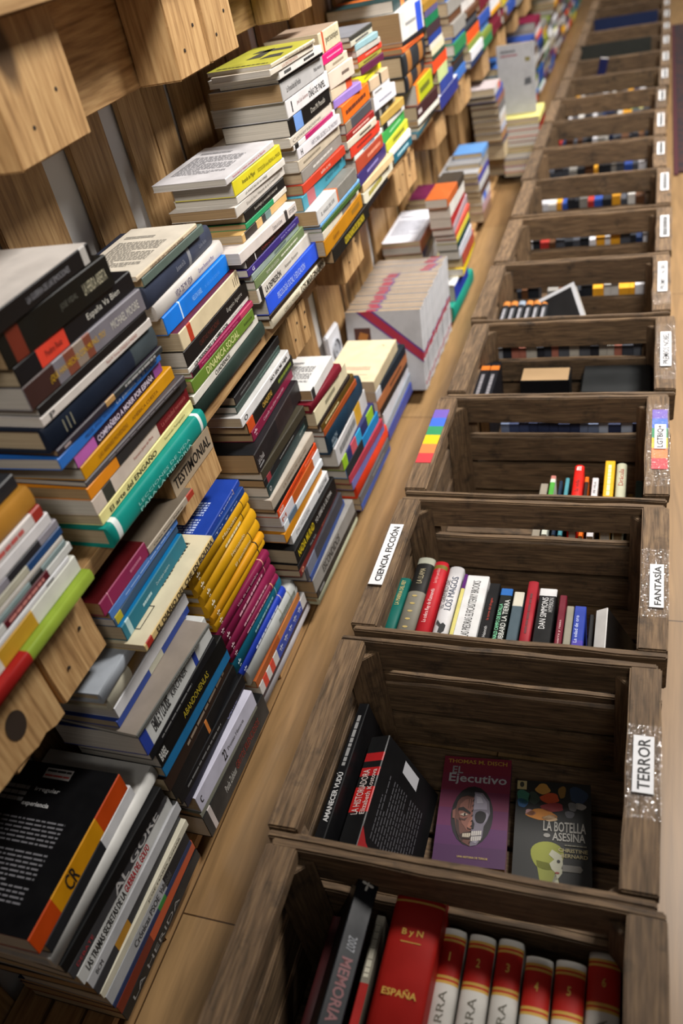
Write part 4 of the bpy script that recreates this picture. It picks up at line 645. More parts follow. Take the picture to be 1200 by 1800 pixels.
('B3', 'black book with yellow and white capitals, seventeenth from top of floor stack beyond yellow hardcovers', -0.1651, 0.5265, 0.7373, 0.1675, 0.03, 0.0155, 0.1241, 'p', '#161516', '#0f0f0f', [], [('NADIA MURAD', '#c9b012', 0.05, 0.42, 0.5), ('YO SERÉ LA ÚLTIMA', '#c9c6c2', 0.46, 0.88, 0.4)], 0),
('B3', 'slim black hardcover, eighteenth from top of floor stack beyond yellow hardcovers', -0.1653, 0.5238, 0.7404, 0.1543, 0.0129, 0.0044, 0.1236, 'p', '#141519', 0, [], [('María Veliz', '#9a9a9a', 0.28, 0.42, 0.4)], 0),
('B3', 'oxblood red paperback, nineteenth from top of floor stack beyond yellow hardcovers', -0.1655, 0.5243, 0.7593, 0.1396, 0.0144, -0.0298, 0.1369, 'p', '#6e1f1e', 0, [], [('o', '#c98a70', 0.03, 0.08, 0.7), ('', '#a55a44', 0.55, 0.75, 0.3)], 0),
('B3', 'glossy film-wrapped navy book, twentieth from top of floor stack beyond yellow hardcovers', -0.1656, 0.5424, 0.7649, 0.113, 0.0263, -0.0085, 0.1336, 'p', '#3a3b44', 0, [(0.05, 0.25, '#6a6f80', 's')], [], 0),
('B3', 'thin blue book, 21st from top of floor stack beyond yellow hardcovers', -0.1658, 0.556, 0.7756, 0.0988, 0.0138, -0.0182, 0.1285, 'p', '#2f4a8a', 0, [], [], 0),
('B3', 'grey and white paperback with black capitals, 22nd from top of floor stack beyond yellow hardcovers', -0.166, 0.56, 0.7948, 0.0664, 0.0321, 0.0263, 0.1382, 'p', '#8d8a86', 0, [], [('ESCONDIDOS', '#3a3834', 0.2, 0.6, 0.55)], 0),
('B3', 'slim jet black book, 23rd from top of floor stack beyond yellow hardcovers', -0.1661, 0.5637, 0.8042, 0.0499, 0.0162, 0.0189, 0.138, 'p', '#131313', 0, [], [('', '#888', 0.05, 0.15, 0.4)], 0),
('B3', 'pale cream hardcover at bottom, bottom of floor stack beyond yellow hardcovers', -0.1663, 0.5647, 0.8047, 0.033, 0.0166, 0.0136, 0.148, 'h', '#b5b79c', 0, [], [], 0),
('B4', 'white book with printed back, top of second floor stack past yellow hardcovers', -0.1637, 0.7336, 0.8579, 0.3637, 0.0199, -0.0177, 0.1, 'p', '#d2d1ce', '#d6d6d4', [(0, 0.12, '#2c2c2c', 's')], [], '#77787a'),
('B4', 'crimson cloth hardcover, second from top of second floor stack past yellow hardcovers', -0.164, 0.7188, 0.8643, 0.3468, 0.0166, 0.0687, 0.1, 'h', '#6e1424', 0, [], [], 0),
('B4', 'slim cream and white book, third from top of second floor stack past yellow hardcovers', -0.1642, 0.7255, 0.9011, 0.3172, 0.0293, 0.022, 0.1111, 'p', '#d3c8a8', 0, [], [('', '#8a846a', 0.3, 0.6, 0.3)], 0),
('B4', 'dark brown paperback, fourth from top of second floor stack past yellow hardcovers', -0.1644, 0.7279, 0.9066, 0.3078, 0.0091, 0.0375, 0.1045, 'p', '#2a211c', 0, [], [], 0),
('B4', 'olive brown book with black capitals, fifth from top of second floor stack past yellow hardcovers', -0.1646, 0.7414, 0.9259, 0.2928, 0.0147, 0.0348, 0.1241, 'p', '#5a4418', 0, [], [('', '#c9b98a', 0.1, 0.5, 0.3)], 0),
('B4', 'thin rust red book, sixth from top of second floor stack past yellow hardcovers', -0.1648, 0.7477, 0.9324, 0.2788, 0.0137, 0.0394, 0.1025, 'p', '#9c4a22', 0, [], [], 0),
('B4', 'thick navy hardcover with silver title, seventh from top of second floor stack past yellow hardcovers', -0.1616, 0.7515, 0.9689, 0.236, 0.0425, 0.0024, 0.1326, 'h', '#1b3448', 0, [], [('PERÓN', '#8ea0ac', 0.06, 0.2, 0.3), ('', '#8ea0ac', 0.05, 0.18, 0.12, -0.25)], 0),
('B4', 'white book with orange edge, eighth from top of second floor stack past yellow hardcovers', -0.1618, 0.7707, 0.9871, 0.1963, 0.0394, -0.0163, 0.1288, 'p', '#bfbdbd', 0, [(0.62, 0.8, '#c9992f', 's')], [('', '#777', 0.1, 0.6, 0.4)], 0),
('B4', 'multicoloured patchwork book, ninth from top of second floor stack past yellow hardcovers', -0.162, 0.7927, 0.9986, 0.1695, 0.0265, 0.0306, 0.1255, 'p', '#2c3260', 0, [(0, 0.12, '#8db52a'), (0.25, 0.4, '#c25560', 's'), (0.4, 0.55, '#2f9ac9', 's'), (0.75, 0.95, '#8db52a', 's')], [], 0),
('B4', 'bright blue and black book, tenth from top of second floor stack past yellow hardcovers', -0.1622, 0.8002, 1.0083, 0.1448, 0.0244, 0.0399, 0.1198, 'p', '#1f7ab5', 0, [(0, 0.5, '#23282d', 's')], [], 0),
('B4', 'faded red paperback, eleventh from top of second floor stack past yellow hardcovers', -0.1624, 0.8066, 1.0195, 0.126, 0.0185, 0.0558, 0.14, 'p', '#a83848', 0, [], [], 0),
('B4', 'lavender blue book, twelfth from top of second floor stack past yellow hardcovers', -0.1625, 0.8157, 1.0336, 0.1049, 0.0207, 0.0377, 0.1321, 'p', '#6d6aa5', 0, [], [], 0),
('B4', 'glowing red-orange hardcover, thirteenth from top of second floor stack past yellow hardcovers', -0.1627, 0.832, 1.058, 0.0706, 0.034, 0.026, 0.129, 'h', '#e0401f', 0, [], [], 0),
('B4', 'grey paperback with red base, fourteenth from top of second floor stack past yellow hardcovers', -0.1628, 0.8392, 1.0564, 0.0487, 0.0217, 0.0249, 0.1374, 'p', '#55565a', 0, [], [('', '#888', 0.4, 0.8, 0.2)], 0),
('B4', 'indigo blue book at bottom, bottom of second floor stack past yellow hardcovers', -0.163, 0.84, 1.0611, 0.033, 0.0154, 0.0171, 0.1273, 'p', '#2c4a96', 0, [], [], 0),
('B5', 'thick cream book with red title, top of low stack before the white series', -0.1697, 1.0612, 1.252, 0.1833, 0.0267, 0.0133, 0.1194, 'p', '#b9a98a', '#d6c9a8', [], [], 0),
('B5', 'black and navy book, second from top of low stack before the white series', -0.1699, 1.0613, 1.2803, 0.1597, 0.0233, 0.0548, 0.1319, 'p', '#1c242c', 0, [(0, 0.15, '#b5b8c0')], [], 0),
('B5', 'copper brown paperback, third from top of low stack before the white series', -0.17, 1.0601, 1.2879, 0.1335, 0.0259, 0.0444, 0.1432, 'p', '#a0623c', 0, [], [('', '#5a3420', 0.4, 0.8, 0.3)], 0),
('B5', 'near-black paperback, fourth from top of low stack before the white series', -0.1702, 1.0722, 1.2953, 0.114, 0.0192, 0.0312, 0.1493, 'p', '#241a18', 0, [], [], 0),
('B5', 'white paperback with plain spine, fifth from top of low stack before the white series', -0.1699, 1.0832, 1.3255, 0.0813, 0.0324, -0.0114, 0.1579, 'p', '#c3c4cc', '#d9dae2', [], [], 0),
('B5', 'silver-grey paperback, sixth from top of low stack before the white series', -0.1701, 1.092, 1.326, 0.0601, 0.0209, 0.0006, 0.1431, 'p', '#8d949f', 0, [], [], 0),
('B5', 'cobalt blue book, bottom of low stack before the white series', -0.1703, 1.0975, 1.3168, 0.033, 0.0268, 0.0139, 0.1435, 'p', '#35438f', 0, [], [], 0),
('B7', 'white booklet lying open-faced, top of pile behind the white series', -0.2143, 1.7406, 1.99, 0.2393, 0.0136, -0.0099, 0.11, 'p', '#c9775a', '#dadbe4', [], [], '#8a8d99'),
('B7', 'rust orange spined book, second from top of pile behind the white series', -0.2146, 1.7425, 1.99, 0.2175, 0.0215, -0.0243, 0.11, 'p', '#b5684a', 0, [], [], 0),
('B7', 'navy paperback, third from top of pile behind the white series', -0.2148, 1.755, 1.99, 0.196, 0.0212, -0.0354, 0.11, 'p', '#2a3060', 0, [], [], 0),
('B7', 'grey paperback, fourth from top of pile behind the white series', -0.215, 1.7713, 1.99, 0.1729, 0.0228, -0.0549, 0.11, 'p', '#7d7d84', 0, [], [], 0),
('B7', 'slim white paperback, fifth from top of pile behind the white series', -0.2152, 1.8001, 1.99, 0.1518, 0.0207, -0.0598, 0.11, 'p', '#d5d5d8', 0, [], [], 0),
('B7', 'second slim white paperback, sixth from top of pile behind the white series', -0.2154, 1.8442, 1.99, 0.1233, 0.0282, -0.0823, 0.11, 'p', '#cfcfd4', 0, [], [], 0),
('B7', 'pale yellow paperback, seventh from top of pile behind the white series', -0.2156, 1.8883, 1.99, 0.0875, 0.0355, -0.1033, 0.11, 'p', '#d9d27a', 0, [], [], 0),
('B7', 'greenish yellow paperback, eighth from top of pile behind the white series', -0.2158, 1.9214, 2.0414, 0.0606, 0.0266, -0.1, 0.11, 'p', '#c2b45a', 0, [], [], 0),
('B7', 'green edged book, bottom of pile behind the white series', -0.216, 1.958, 2.078, 0.033, 0.0273, -0.1, 0.11, 'p', '#5f6a4a', 0, [], [], 0),
('B8', 'orange animal-photo book, top of colourful pile past the white series', -0.1129, 1.6759, 1.8933, 0.358, 0.0222, 0.0139, 0.058, 'p', '#b0592a', 0, [(0.6, 1, '#3a332c')], [], 0),
('B8', 'tilted white paperback, second from top of colourful pile past the white series', -0.1131, 1.6987, 1.9062, 0.3231, 0.0346, -0.0081, 0.058, 'p', '#cfccc6', 0, [], [], 0),
('B8', 'ruby red paperback, third from top of colourful pile past the white series', -0.1133, 1.7032, 1.9416, 0.2956, 0.0272, -0.0402, 0.058, 'p', '#a82c2c', 0, [], [], 0),
('B8', 'pinkish grey paperback, fourth from top of colourful pile past the white series', -0.1135, 1.7179, 1.9638, 0.2717, 0.0236, -0.0346, 0.058, 'p', '#a5929a', 0, [], [], 0),
('B8', 'coral red paperback, fifth from top of colourful pile past the white series', -0.1137, 1.734, 1.9552, 0.2533, 0.0181, -0.0091, 0.058, 'p', '#c0503f', 0, [], [], 0),
('B8', 'thin yellow paperback, sixth from top of colourful pile past the white series', -0.1138, 1.7437, 1.937, 0.237, 0.016, -0.0081, 0.058, 'p', '#c9c040', 0, [], [], 0),
('B8', 'dark teal paperback, seventh from top of colourful pile past the white series', -0.114, 1.7478, 1.9483, 0.2163, 0.0204, -0.012, 0.058, 'p', '#173a3c', 0, [], [], 0),
('B8', 'silver-white paperback, eighth from top of colourful pile past the white series', -0.1142, 1.7589, 1.9439, 0.1877, 0.0283, 0.0047, 0.058, 'p', '#bfc0c9', 0, [], [], 0),
('B8', 'red and violet paperback, ninth from top of colourful pile past the white series', -0.1144, 1.7937, 1.9794, 0.1482, 0.0391, -0.0069, 0.058, 'p', '#a84a3a', 0, [], [], 0),
('B8', 'canary yellow book, tenth from top of colourful pile past the white series', -0.1145, 1.7866, 2.0231, 0.1259, 0.0221, -0.0403, 0.058, 'p', '#e0c716', 0, [], [], 0),
('B8', 'white corner book, eleventh from top of colourful pile past the white series', -0.1313, 1.7286, 1.8629, 0.1196, 0.006, 0.0325, 0.058, 'p', '#cfd0d0', 0, [], [], 0),
('B8', 'deep blue glossy book, twelfth from top of colourful pile past the white series', -0.1314, 1.7323, 1.9041, 0.0755, 0.0438, 0.0289, 0.058, 'p', '#24389c', 0, [], [], 0),
('B8', 'sea green hardcover, bottom of colourful pile past the white series', -0.1316, 1.6952, 1.9592, 0.033, 0.0422, 0.0347, 0.058, 'h', '#1f8a76', 0, [], [], 0),
('B9', 'maroon book lying flat, top of maroon-topped floor stack', -0.23, 2.0838, 2.2216, 0.2343, 0.0186, -0.0489, 0.1, 'p', '#5c1a3c', '#5f1b3f', [], [], 0),
('B9', 'slim grey-brown book, second from top of maroon-topped floor stack', -0.23, 2.0841, 2.2755, 0.2172, 0.0168, -0.0324, 0.108, 'p', '#9a8f80', 0, [], [], 0),
('B9', 'pale lime rounded book, third from top of maroon-topped floor stack', -0.23, 2.1033, 2.31, 0.1845, 0.0324, -0.0581, 0.108, 'r', '#b5b86a', 0, [], [], 0),
('B9', 'white paged book, fourth from top of maroon-topped floor stack', -0.23, 2.1207, 2.31, 0.1538, 0.0304, -0.0634, 0.108, 'p', '#c9c7c4', 0, [], [], 0),
('B9', 'dark grey paperback, fifth from top of maroon-topped floor stack', -0.23, 2.1397, 2.31, 0.1311, 0.0224, -0.0622, 0.1, 'p', '#55524c', 0, [], [], 0),
('B9', 'grey paged thick book, sixth from top of maroon-topped floor stack', -0.23, 2.1644, 2.31, 0.0958, 0.0351, -0.0271, 0.1018, 'p', '#8a867c', 0, [], [], 0),
('B9', 'buff paperback, seventh from top of maroon-topped floor stack', -0.23, 2.1766, 2.31, 0.0658, 0.0297, 0.0, 0.1, 'p', '#a3937a', 0, [], [], 0),
('B9', 'cream thick book at base, bottom of maroon-topped floor stack', -0.23, 2.1848, 2.31, 0.033, 0.0325, 0.0223, 0.1, 'p', '#b5aa92', 0, [], [], 0),
('B10', 'sky blue book lying flat, top of stack with sky blue top', -0.1719, 2.5126, 2.6326, 0.2347, 0.0172, 0.055, 0.1, 'p', '#5f8fc9', '#5f8fc9', [], [], 0),
('B10', 'grey paperback, second from top of stack with sky blue top', -0.1722, 2.4557, 2.62, 0.2185, 0.016, 0.0731, 0.1135, 'p', '#8a8a8c', 0, [], [], 0),
('B10', 'yellow tabbed grey book, third from top of stack with sky blue top', -0.1725, 2.4069, 2.62, 0.203, 0.0152, 0.0563, 0.1319, 'p', '#a5a5a8', 0, [(0.1, 0.4, '#d9a52a')], [], 0),
('B10', 'violet blue paperback, fourth from top of stack with sky blue top', -0.1727, 2.4171, 2.62, 0.1788, 0.0239, 0.0591, 0.1207, 'p', '#4a479c', 0, [], [], 0),
('B10', 'white paperback, fifth from top of stack with sky blue top', -0.1728, 2.4258, 2.62, 0.1508, 0.0277, 0.0618, 0.1198, 'p', '#c9c9c9', 0, [], [], 0),
('B10', 'dark brown paperback, sixth from top of stack with sky blue top', -0.1729, 2.4443, 2.62, 0.1232, 0.0273, 0.0683, 0.1, 'p', '#5a4238', 0, [], [], 0),
('B10', 'white and bright blue book, seventh from top of stack with sky blue top', -0.1731, 2.4495, 2.62, 0.0969, 0.026, 0.0391, 0.1086, 'p', '#c9cbd2', 0, [(0.2, 0.5, '#2a66d9')], [], 0),
('B10', 'dusty pink paperback, eighth from top of stack with sky blue top', -0.1732, 2.4524, 2.62, 0.068, 0.0286, 0.0016, 0.1026, 'p', '#b5949a', 0, [], [], 0),
('B10', 'tan edged book, bottom of stack with sky blue top', -0.1734, 2.4599, 2.62, 0.033, 0.0347, -0.0488, 0.1, 'p', '#8a6a52', 0, [], [], 0),
('B11', 'white book with orange corner, top of tall stack before the grey magazine', -0.148, 2.6968, 2.8318, 0.3831, 0.0235, 0.0858, 0.1, 'p', '#c4c0bd', '#b9aeb0', [(0.6, 1, '#d9622a')], [], 0),
('B11', 'blue backed paperback, second from top of tall stack before the grey magazine', -0.1483, 2.727, 2.8896, 0.3571, 0.0257, 0.0738, 0.1087, 'p', '#3d4fa0', 0, [], [], 0),
('B11', 'reddish brown paperback, third from top of tall stack before the grey magazine', -0.1485, 2.7555, 2.92, 0.3317, 0.0251, 0.073, 0.1, 'p', '#8a5a48', 0, [], [], 0),
('B11', 'thick grey paperback, fourth from top of tall stack before the grey magazine', -0.1488, 2.7713, 2.92, 0.3019, 0.0294, 0.0807, 0.1, 'p', '#6a686a', 0, [], [], 0),
('B11', 'plain white paperback, fifth from top of tall stack before the grey magazine', -0.1489, 2.7833, 2.92, 0.2811, 0.0205, 0.0797, 0.1, 'p', '#cfcfd2', 0, [], [], 0),
('B11', 'white and orange paperback, sixth from top of tall stack before the grey magazine', -0.1491, 2.7911, 2.92, 0.2574, 0.0235, 0.0931, 0.1, 'p', '#c9b9ae', 0, [], [], 0),
('B11', 'white and blue paperback, seventh from top of tall stack before the grey magazine', -0.1493, 2.8015, 2.92, 0.2334, 0.0237, 0.0836, 0.1, 'p', '#b5bcd2', 0, [], [], 0),
('B11', 'tan backed hardcover, eighth from top of tall stack before the grey magazine', -0.1495, 2.8087, 2.92, 0.2035, 0.0295, 0.067, 0.1, 'p', '#a87a4a', '#1f2f5c', [], [], 0),
('B11', 'navy flat hardcover, ninth from top of tall stack before the grey magazine', -0.1497, 2.8294, 2.9494, 0.1858, 0.0174, 0.0947, 0.1, 'h', '#1f2f5c', 0, [], [], 0),
('B11', 'thick cream paperback, tenth from top of tall stack before the grey magazine', -0.15, 2.8412, 2.9612, 0.1306, 0.0549, 0.1, 0.1, 'p', '#cbb894', 0, [], [], 0),
('B11', 'white book with orange edge, eleventh from top of tall stack before the grey magazine', -0.15, 2.9482, 3.0682, 0.0718, 0.0585, 0.1, 0.1, 'p', '#c9c5c2', 0, [(0.5, 1, '#c9683a')], [], 0),
('B11', 'thick grey paged book at base, bottom of tall stack before the grey magazine', -0.1502, 2.9727, 3.0927, 0.033, 0.0385, 0.086, 0.1, 'p', '#8d8d90', 0, [], [], 0)]
CRATE_BOOKS=[
(0, 'dark maroon hardcover deep in shadow in the crate of gilt volumes', 0.0634, -0.2395, -0.0195, 0.138, 0.0157, 9, 'h', '#3a1416', 0, [], [], 0, 0),
(0, 'black book reading MEMORIA in the crate of gilt volumes', 0.0969, -0.1955, 0.0245, 0.188, 0.0243, 24, 'p', '#15171c', 0, [], [('MEMORIA', '#7a4a4c', 0.24, 0.52, 0.5, 0, 1), ('2007', '#8a8d93', 0.55, 0.62, 0.4, 0, 1)], 0, 1),
(0, 'slim silver and red gilded book in the crate of gilt volumes', 0.1156, -0.2022, -0.0122, 0.148, 0.0101, 0, 'p', '#8c8678', 0, [(0.3, 0.62, '#a82a26', 's')], [('', '#c9c4b0', 0.65, 0.95, 0.6)], 0, 0),
(0, 'thick red leather-bound volume in the crate of gilt volumes', 0.1393, -0.2106, 0.0094, 0.178, 0.0549, 0, 'r', '#a01c16', 0, [(0.94, 0.95, '#c9a050', 's'), (0.97, 0.98, '#c9a050', 's')], [('B y N', '#d6b565', 0.66, 0.72, 0.22), ('ESPAÑA', '#d6b565', 0.36, 0.41, 0.3)], 0, 0),
(0, 'first red-and-white gilt volume counting from red leather in the crate of gilt volumes', 0.1905, -0.2093, -0.0093, 0.148, 0.0266, 0, 'r', '#c9c6bf', 0, [], [], 1, 0),
(0, 'second red-and-white gilt volume counting from red leather in the crate of gilt volumes', 0.22, -0.2099, -0.0099, 0.148, 0.0286, 0, 'r', '#c9c6bf', 0, [], [], 2, 0),
(0, 'third red-and-white gilt volume counting from red leather in the crate of gilt volumes', 0.251, -0.2082, -0.0082, 0.148, 0.0274, 0, 'r', '#c9c6bf', 0, [], [], 3, 0),
(0, 'fourth red-and-white gilt volume counting from red leather in the crate of gilt volumes', 0.2811, -0.2197, -0.0197, 0.148, 0.0281, 0, 'r', '#c9c6bf', 0, [], [], 4, 0),
(0, 'fifth red-and-white gilt volume counting from red leather in the crate of gilt volumes', 0.3116, -0.2171, -0.0171, 0.148, 0.0305, 0, 'r', '#c9c6bf', 0, [], [], 5, 0),
(0, 'sixth red-and-white gilt volume counting from red leather in the crate of gilt volumes', 0.3434, -0.2015, -0.0015, 0.148, 0.0324, 0, 'r', '#c9c6bf', 0, [], [], 6, 0),
(1, 'black paperback standing at the end boards in the TERROR crate', 0.02, 0.0376, 0.2576, 0.168, 0.0149, -8, 'p', '#121214', 0, [], [('AMANECER VUDÚ', '#c9c9c9', 0.1748, 0.4957, 0.6), ('', '#8a8a8a', 0.5415, 0.9083, 0.35)], 0, 0),
(1, 'black and red paperback with pale script in the TERROR crate', 0.0431, 0.0335, 0.2188, 0.158, 0.0303, -22, 'p', '#161617', 0, [(0.6652, 0.859, '#a81f22', 's'), (0.3832, 0.5771, '#b3201f', 's'), (0.7357, 0.7885, '#161617', 's')], [('LA HISTORIADORA', '#d9c9c4', 0.3656, 0.718, 0.35, 0.15), ('Elizabeth Kostova', '#d9c9c4', 0.3656, 0.718, 0.25, -0.25)], 0, 0),
(2, 'slim teal hardcover in the CIENCIA FICCIÓN crate', 0.0107, 0.3519, 0.5263, 0.153, 0.0191, 0, 'h', '#0f5e55', 0, [], [('LA MARINA DEL REY', '#c9b87a', 0.6472, 0.9647, 0.35)], 0, 0),
(2, 'grey floral book with black panel in the CIENCIA FICCIÓN crate', 0.0305, 0.3584, 0.5784, 0.153, 0.0292, 0, 'r', '#7a766a', 0, [(0.635, 0.9351, '#1c1b19', 's'), (0.9351, 1.0, '#a9aa9a')], [('. . . . .', '#b09a5a', 0.27, 0.5945, 0.3), ('LA LLAMA', '#a59a7a', 0.7161, 0.8783, 0.3)], 0, 0),
(2, 'bright red paperback in the CIENCIA FICCIÓN crate', 0.0603, 0.3519, 0.571, 0.153, 0.023, 0, 'r', '#b8202a', 0, [(0.9211, 0.9605, '#7a6a2a', 's')], [('La cobra Rey de Katmandú', '#e8c9c9', 0.3685, 0.7001, 0.35), ('Los hijos perdidos', '#e0a5a5', 0.7632, 0.9211, 0.3)], 0, 0),
(2, 'white hardcover with blue-black capitals in the CIENCIA FICCIÓN crate', 0.0872, 0.3519, 0.5608, 0.153, 0.0243, 0, 'r', '#cfcdcf', 0, [], [('LOS MAGOS', '#2a3a55', 0.5292, 0.8823, 0.45, -0.12), ('EL GREMIO DE', '#333', 0.5449, 0.8431, 0.26, 0.28)], 0, 2),
(2, 'thin purple and yellow book in the CIENCIA FICCIÓN crate', 0.1146, 0.3519, 0.5442, 0.153, 0.006, 0, 'p', '#d2c878', 0, [(0.8298, 1.0, '#55206a')], [], 0, 0),
(2, 'wide white paperback with thin capitals in the CIENCIA FICCIÓN crate', 0.1205, 0.3519, 0.5421, 0.153, 0.0348, 0, 'p', '#d9d9d9', 0, [], [('LAS PIEDRAS ELFICAS/TERRY BROOKS', '#333', 0.3053, 0.9382, 0.35)], 0, 0),
(2, 'black paperback with red script in the CIENCIA FICCIÓN crate', 0.1584, 0.3519, 0.5272, 0.153, 0.0169, 0, 'p', '#141416', 0, [], [('D.J. Heinrich', '#c9c9c9', 0.284, 0.4724, 0.35), ('la torre del dragon', '#b33a26', 0.5478, 0.8116, 0.3)], 0, 0),
(2, 'black book with green and white capitals in the CIENCIA FICCIÓN crate', 0.1776, 0.3519, 0.5175, 0.153, 0.0184, 0, 'p', '#121714', 0, [(0.9117, 1.0, '#2a66b0', 's')], [('HUBBARD LA TIERRA', '#d5d8d2', 0.2936, 0.8528, 0.42, -0.22), ('RONALD CAMPO DE BATALLA', '#7fd8a5', 0.3084, 0.794, 0.3, 0.25)], 0, 0),
(2, 'steel blue book with white tip in the CIENCIA FICCIÓN crate', 0.1986, 0.3519, 0.512, 0.153, 0.0156, 0, 'p', '#4a5a63', 0, [(0.8097, 1.0, '#c9c5b5', 's')], [], 0, 0),
(2, 'dull red hardcover in the CIENCIA FICCIÓN crate', 0.217, 0.3519, 0.5381, 0.153, 0.0155, 0, 'h', '#9c2630', 0, [], [('', '#5a1218', 0.4037, 0.8509, 0.25)], 0, 0),
(2, 'black book with white ends in the CIENCIA FICCIÓN crate', 0.236, 0.3519, 0.5234, 0.153, 0.0262, 0, 'p', '#101011', 0, [(0.9093, 1.0, '#d2d2d2', 's'), (0, 0.3047, '#d2d2d2', 's')], [('DAN SIMMONS', '#d6d6d6', 0.5088, 0.8866, 0.35, 0.1), ('HYPERION', '#b5b5b5', 0.7128, 0.8866, 0.25, -0.25)], 0, 0),
(2, 'dark crimson paperback in the CIENCIA FICCIÓN crate', 0.2669, 0.3519, 0.5115, 0.153, 0.0106, 0, 'p', '#6a1a2a', 0, [], [('Guerra y razas', '#d9b5b5', 0.3455, 0.6728, 0.4)], 0, 0),
(2, 'grey-beige paperback in the CIENCIA FICCIÓN crate', 0.2788, 0.3519, 0.4896, 0.153, 0.0106, 0, 'p', '#8d897a', 0, [], [], 0, 0),
(2, 'deep blue paperback with yellow burst in the CIENCIA FICCIÓN crate', 0.2902, 0.3519, 0.4909, 0.153, 0.0168, 0, 'p', '#2a3f9c', 0, [(0, 0.5091, '#4a3fa0', 's')], [('La edad de oro', '#c9d2f2', 0.4741, 0.8597, 0.3, 0.2)], 0, 0),
(2, 'thin black book beside the blue one in the CIENCIA FICCIÓN crate', 0.3124, 0.3519, 0.4756, 0.153, 0.006, 0, 'p', '#19191b', 0, [], [], 0, 0),
(2, 'white book leaning by the FANTASÍA rail in the CIENCIA FICCIÓN crate', 0.3177, 0.3519, 0.4926, 0.153, 0.0193, -28, 'p', '#bfbdbb', '#1a1716', [], [], 0, 0),
(3, 'grey wedge-like booklet in the LGTBIQ+ crate', 0.203, 0.6692, 0.8237, 0.128, 0.0136, 0, 'p', '#8d8577', 0, [], [], 0, 0),
(3, 'white and green spined book in the LGTBIQ+ crate', 0.2204, 0.6692, 0.8354, 0.138, 0.0093, 0, 'p', '#c9cdc0', 0, [(0.6187, 0.8809, '#4a9a3a', 's'), (0.9428, 1.0, '#b5746a', 's')], [], 0, 0),
(3, 'dark navy book in the LGTBIQ+ crate', 0.237, 0.6692, 0.8204, 0.138, 0.006, 0, 'p', '#1a2a3f', 0, [], [], 0, 0),
(3, 'light teal paperback in the LGTBIQ+ crate', 0.2472, 0.6692, 0.8295, 0.138, 0.0071, 0, 'p', '#4a8a95', 0, [], [], 0, 0),
(3, 'scarlet book, tallest red one in the LGTBIQ+ crate', 0.2624, 0.6692, 0.8428, 0.158, 0.0169, 0, 'r', '#d21f16', 0, [], [('la vida', '#6a0f0a', 0.5515, 0.7437, 0.4), ('m', '#f2d5d2', 0.9039, 0.968, 0.5)], 0, 0),
(3, 'slim orange and black book in the LGTBIQ+ crate', 0.2806, 0.6692, 0.8343, 0.138, 0.007, 0, 'p', '#d96a14', 0, [(0.6302, 0.9076, '#2a1c14', 's')], [], 0, 0),
(3, 'white book with black lettering in the LGTBIQ+ crate', 0.2936, 0.6692, 0.8314, 0.138, 0.0109, 0, 'p', '#c9c9cc', 0, [], [('MI VIDA', '#333', 0.7249, 0.9312, 0.4)], 0, 0),
(3, 'large golden yellow book in the LGTBIQ+ crate', 0.3146, 0.6692, 0.8567, 0.158, 0.0169, 0, 'p', '#d9a51c', 0, [], [('', '#f2e2a5', 0.4583, 0.9323, 0.35)], 0, 0),
(3, 'cream book with red lettering in the LGTBIQ+ crate', 0.3343, 0.6692, 0.8503, 0.158, 0.0174, 0, 'r', '#b9b9a0', 0, [], [('Drácula', '#a0402f', 0.6369, 0.901, 0.45)], 0, 0),
(3, 'small dark ochre book in the LGTBIQ+ crate', 0.3556, 0.6692, 0.8134, 0.118, 0.0086, 0, 'p', '#6a4a1a', 0, [], [], 0, 0),
(3, 'dark green book in shadow in the LGTBIQ+ crate', 0.3671, 0.6692, 0.8259, 0.138, 0.0123, 0, 'p', '#16261f', 0, [], [], 0, 0)]
OX=[-0.0024, -0.0102, -0.0021, -0.0009, 0.0104, 0.002, 0.0053, 0.0041, -0.0076, -0.0092, -0.0073, 0.001, 0.0041, 0.0054, 0.0076]
OY=[0.0005, -0.0046, -0.0012, 0.0011, -0.0001, 0.0042, -0.0002, 0.0046, -0.0018, 0.0005, 0.0, -0.0006, -0.0006, -0.0011, -0.0009]
for _, lab, x, y0, y1, z, t, yaw, W, k, col, top, bands, text, blurb in BOOKS:
    for q in text:
        if q[0]: want(q[0], q[4] >= 0.5)
for r in CRATE_BOOKS:
    for q in r[12]:
        if q[0]: want(q[0], q[4] >= 0.5)
for n in ['1', '2', '3', '4', '5', '6', 'B y N', 'ESPAÑA']: want(n, True)
SIGNS = ['TERROR', 'FANTASÍA', 'CIENCIA FICCIÓN', 'LGTBIQ+', 'PREMIOS NOBEL']
for s in SIGNS + ['TESTIMONIAL']: want(s, True)
for s in ['LA BOTELLA', 'ASESINA', 'THOMAS M. DISCH', 'EL', 'Ejecutivo', 'UNA HISTORIA DE TERROR', 'CHRISTINE', 'BERNARD', 'irregular', 'experiencia', 'NAVARRA']: want(s, True); want(s, False)
bake_glyphs()

# ------------------------------------------------------------------ setting
def structure(o):
    o['kind'] = 'structure'
    return o
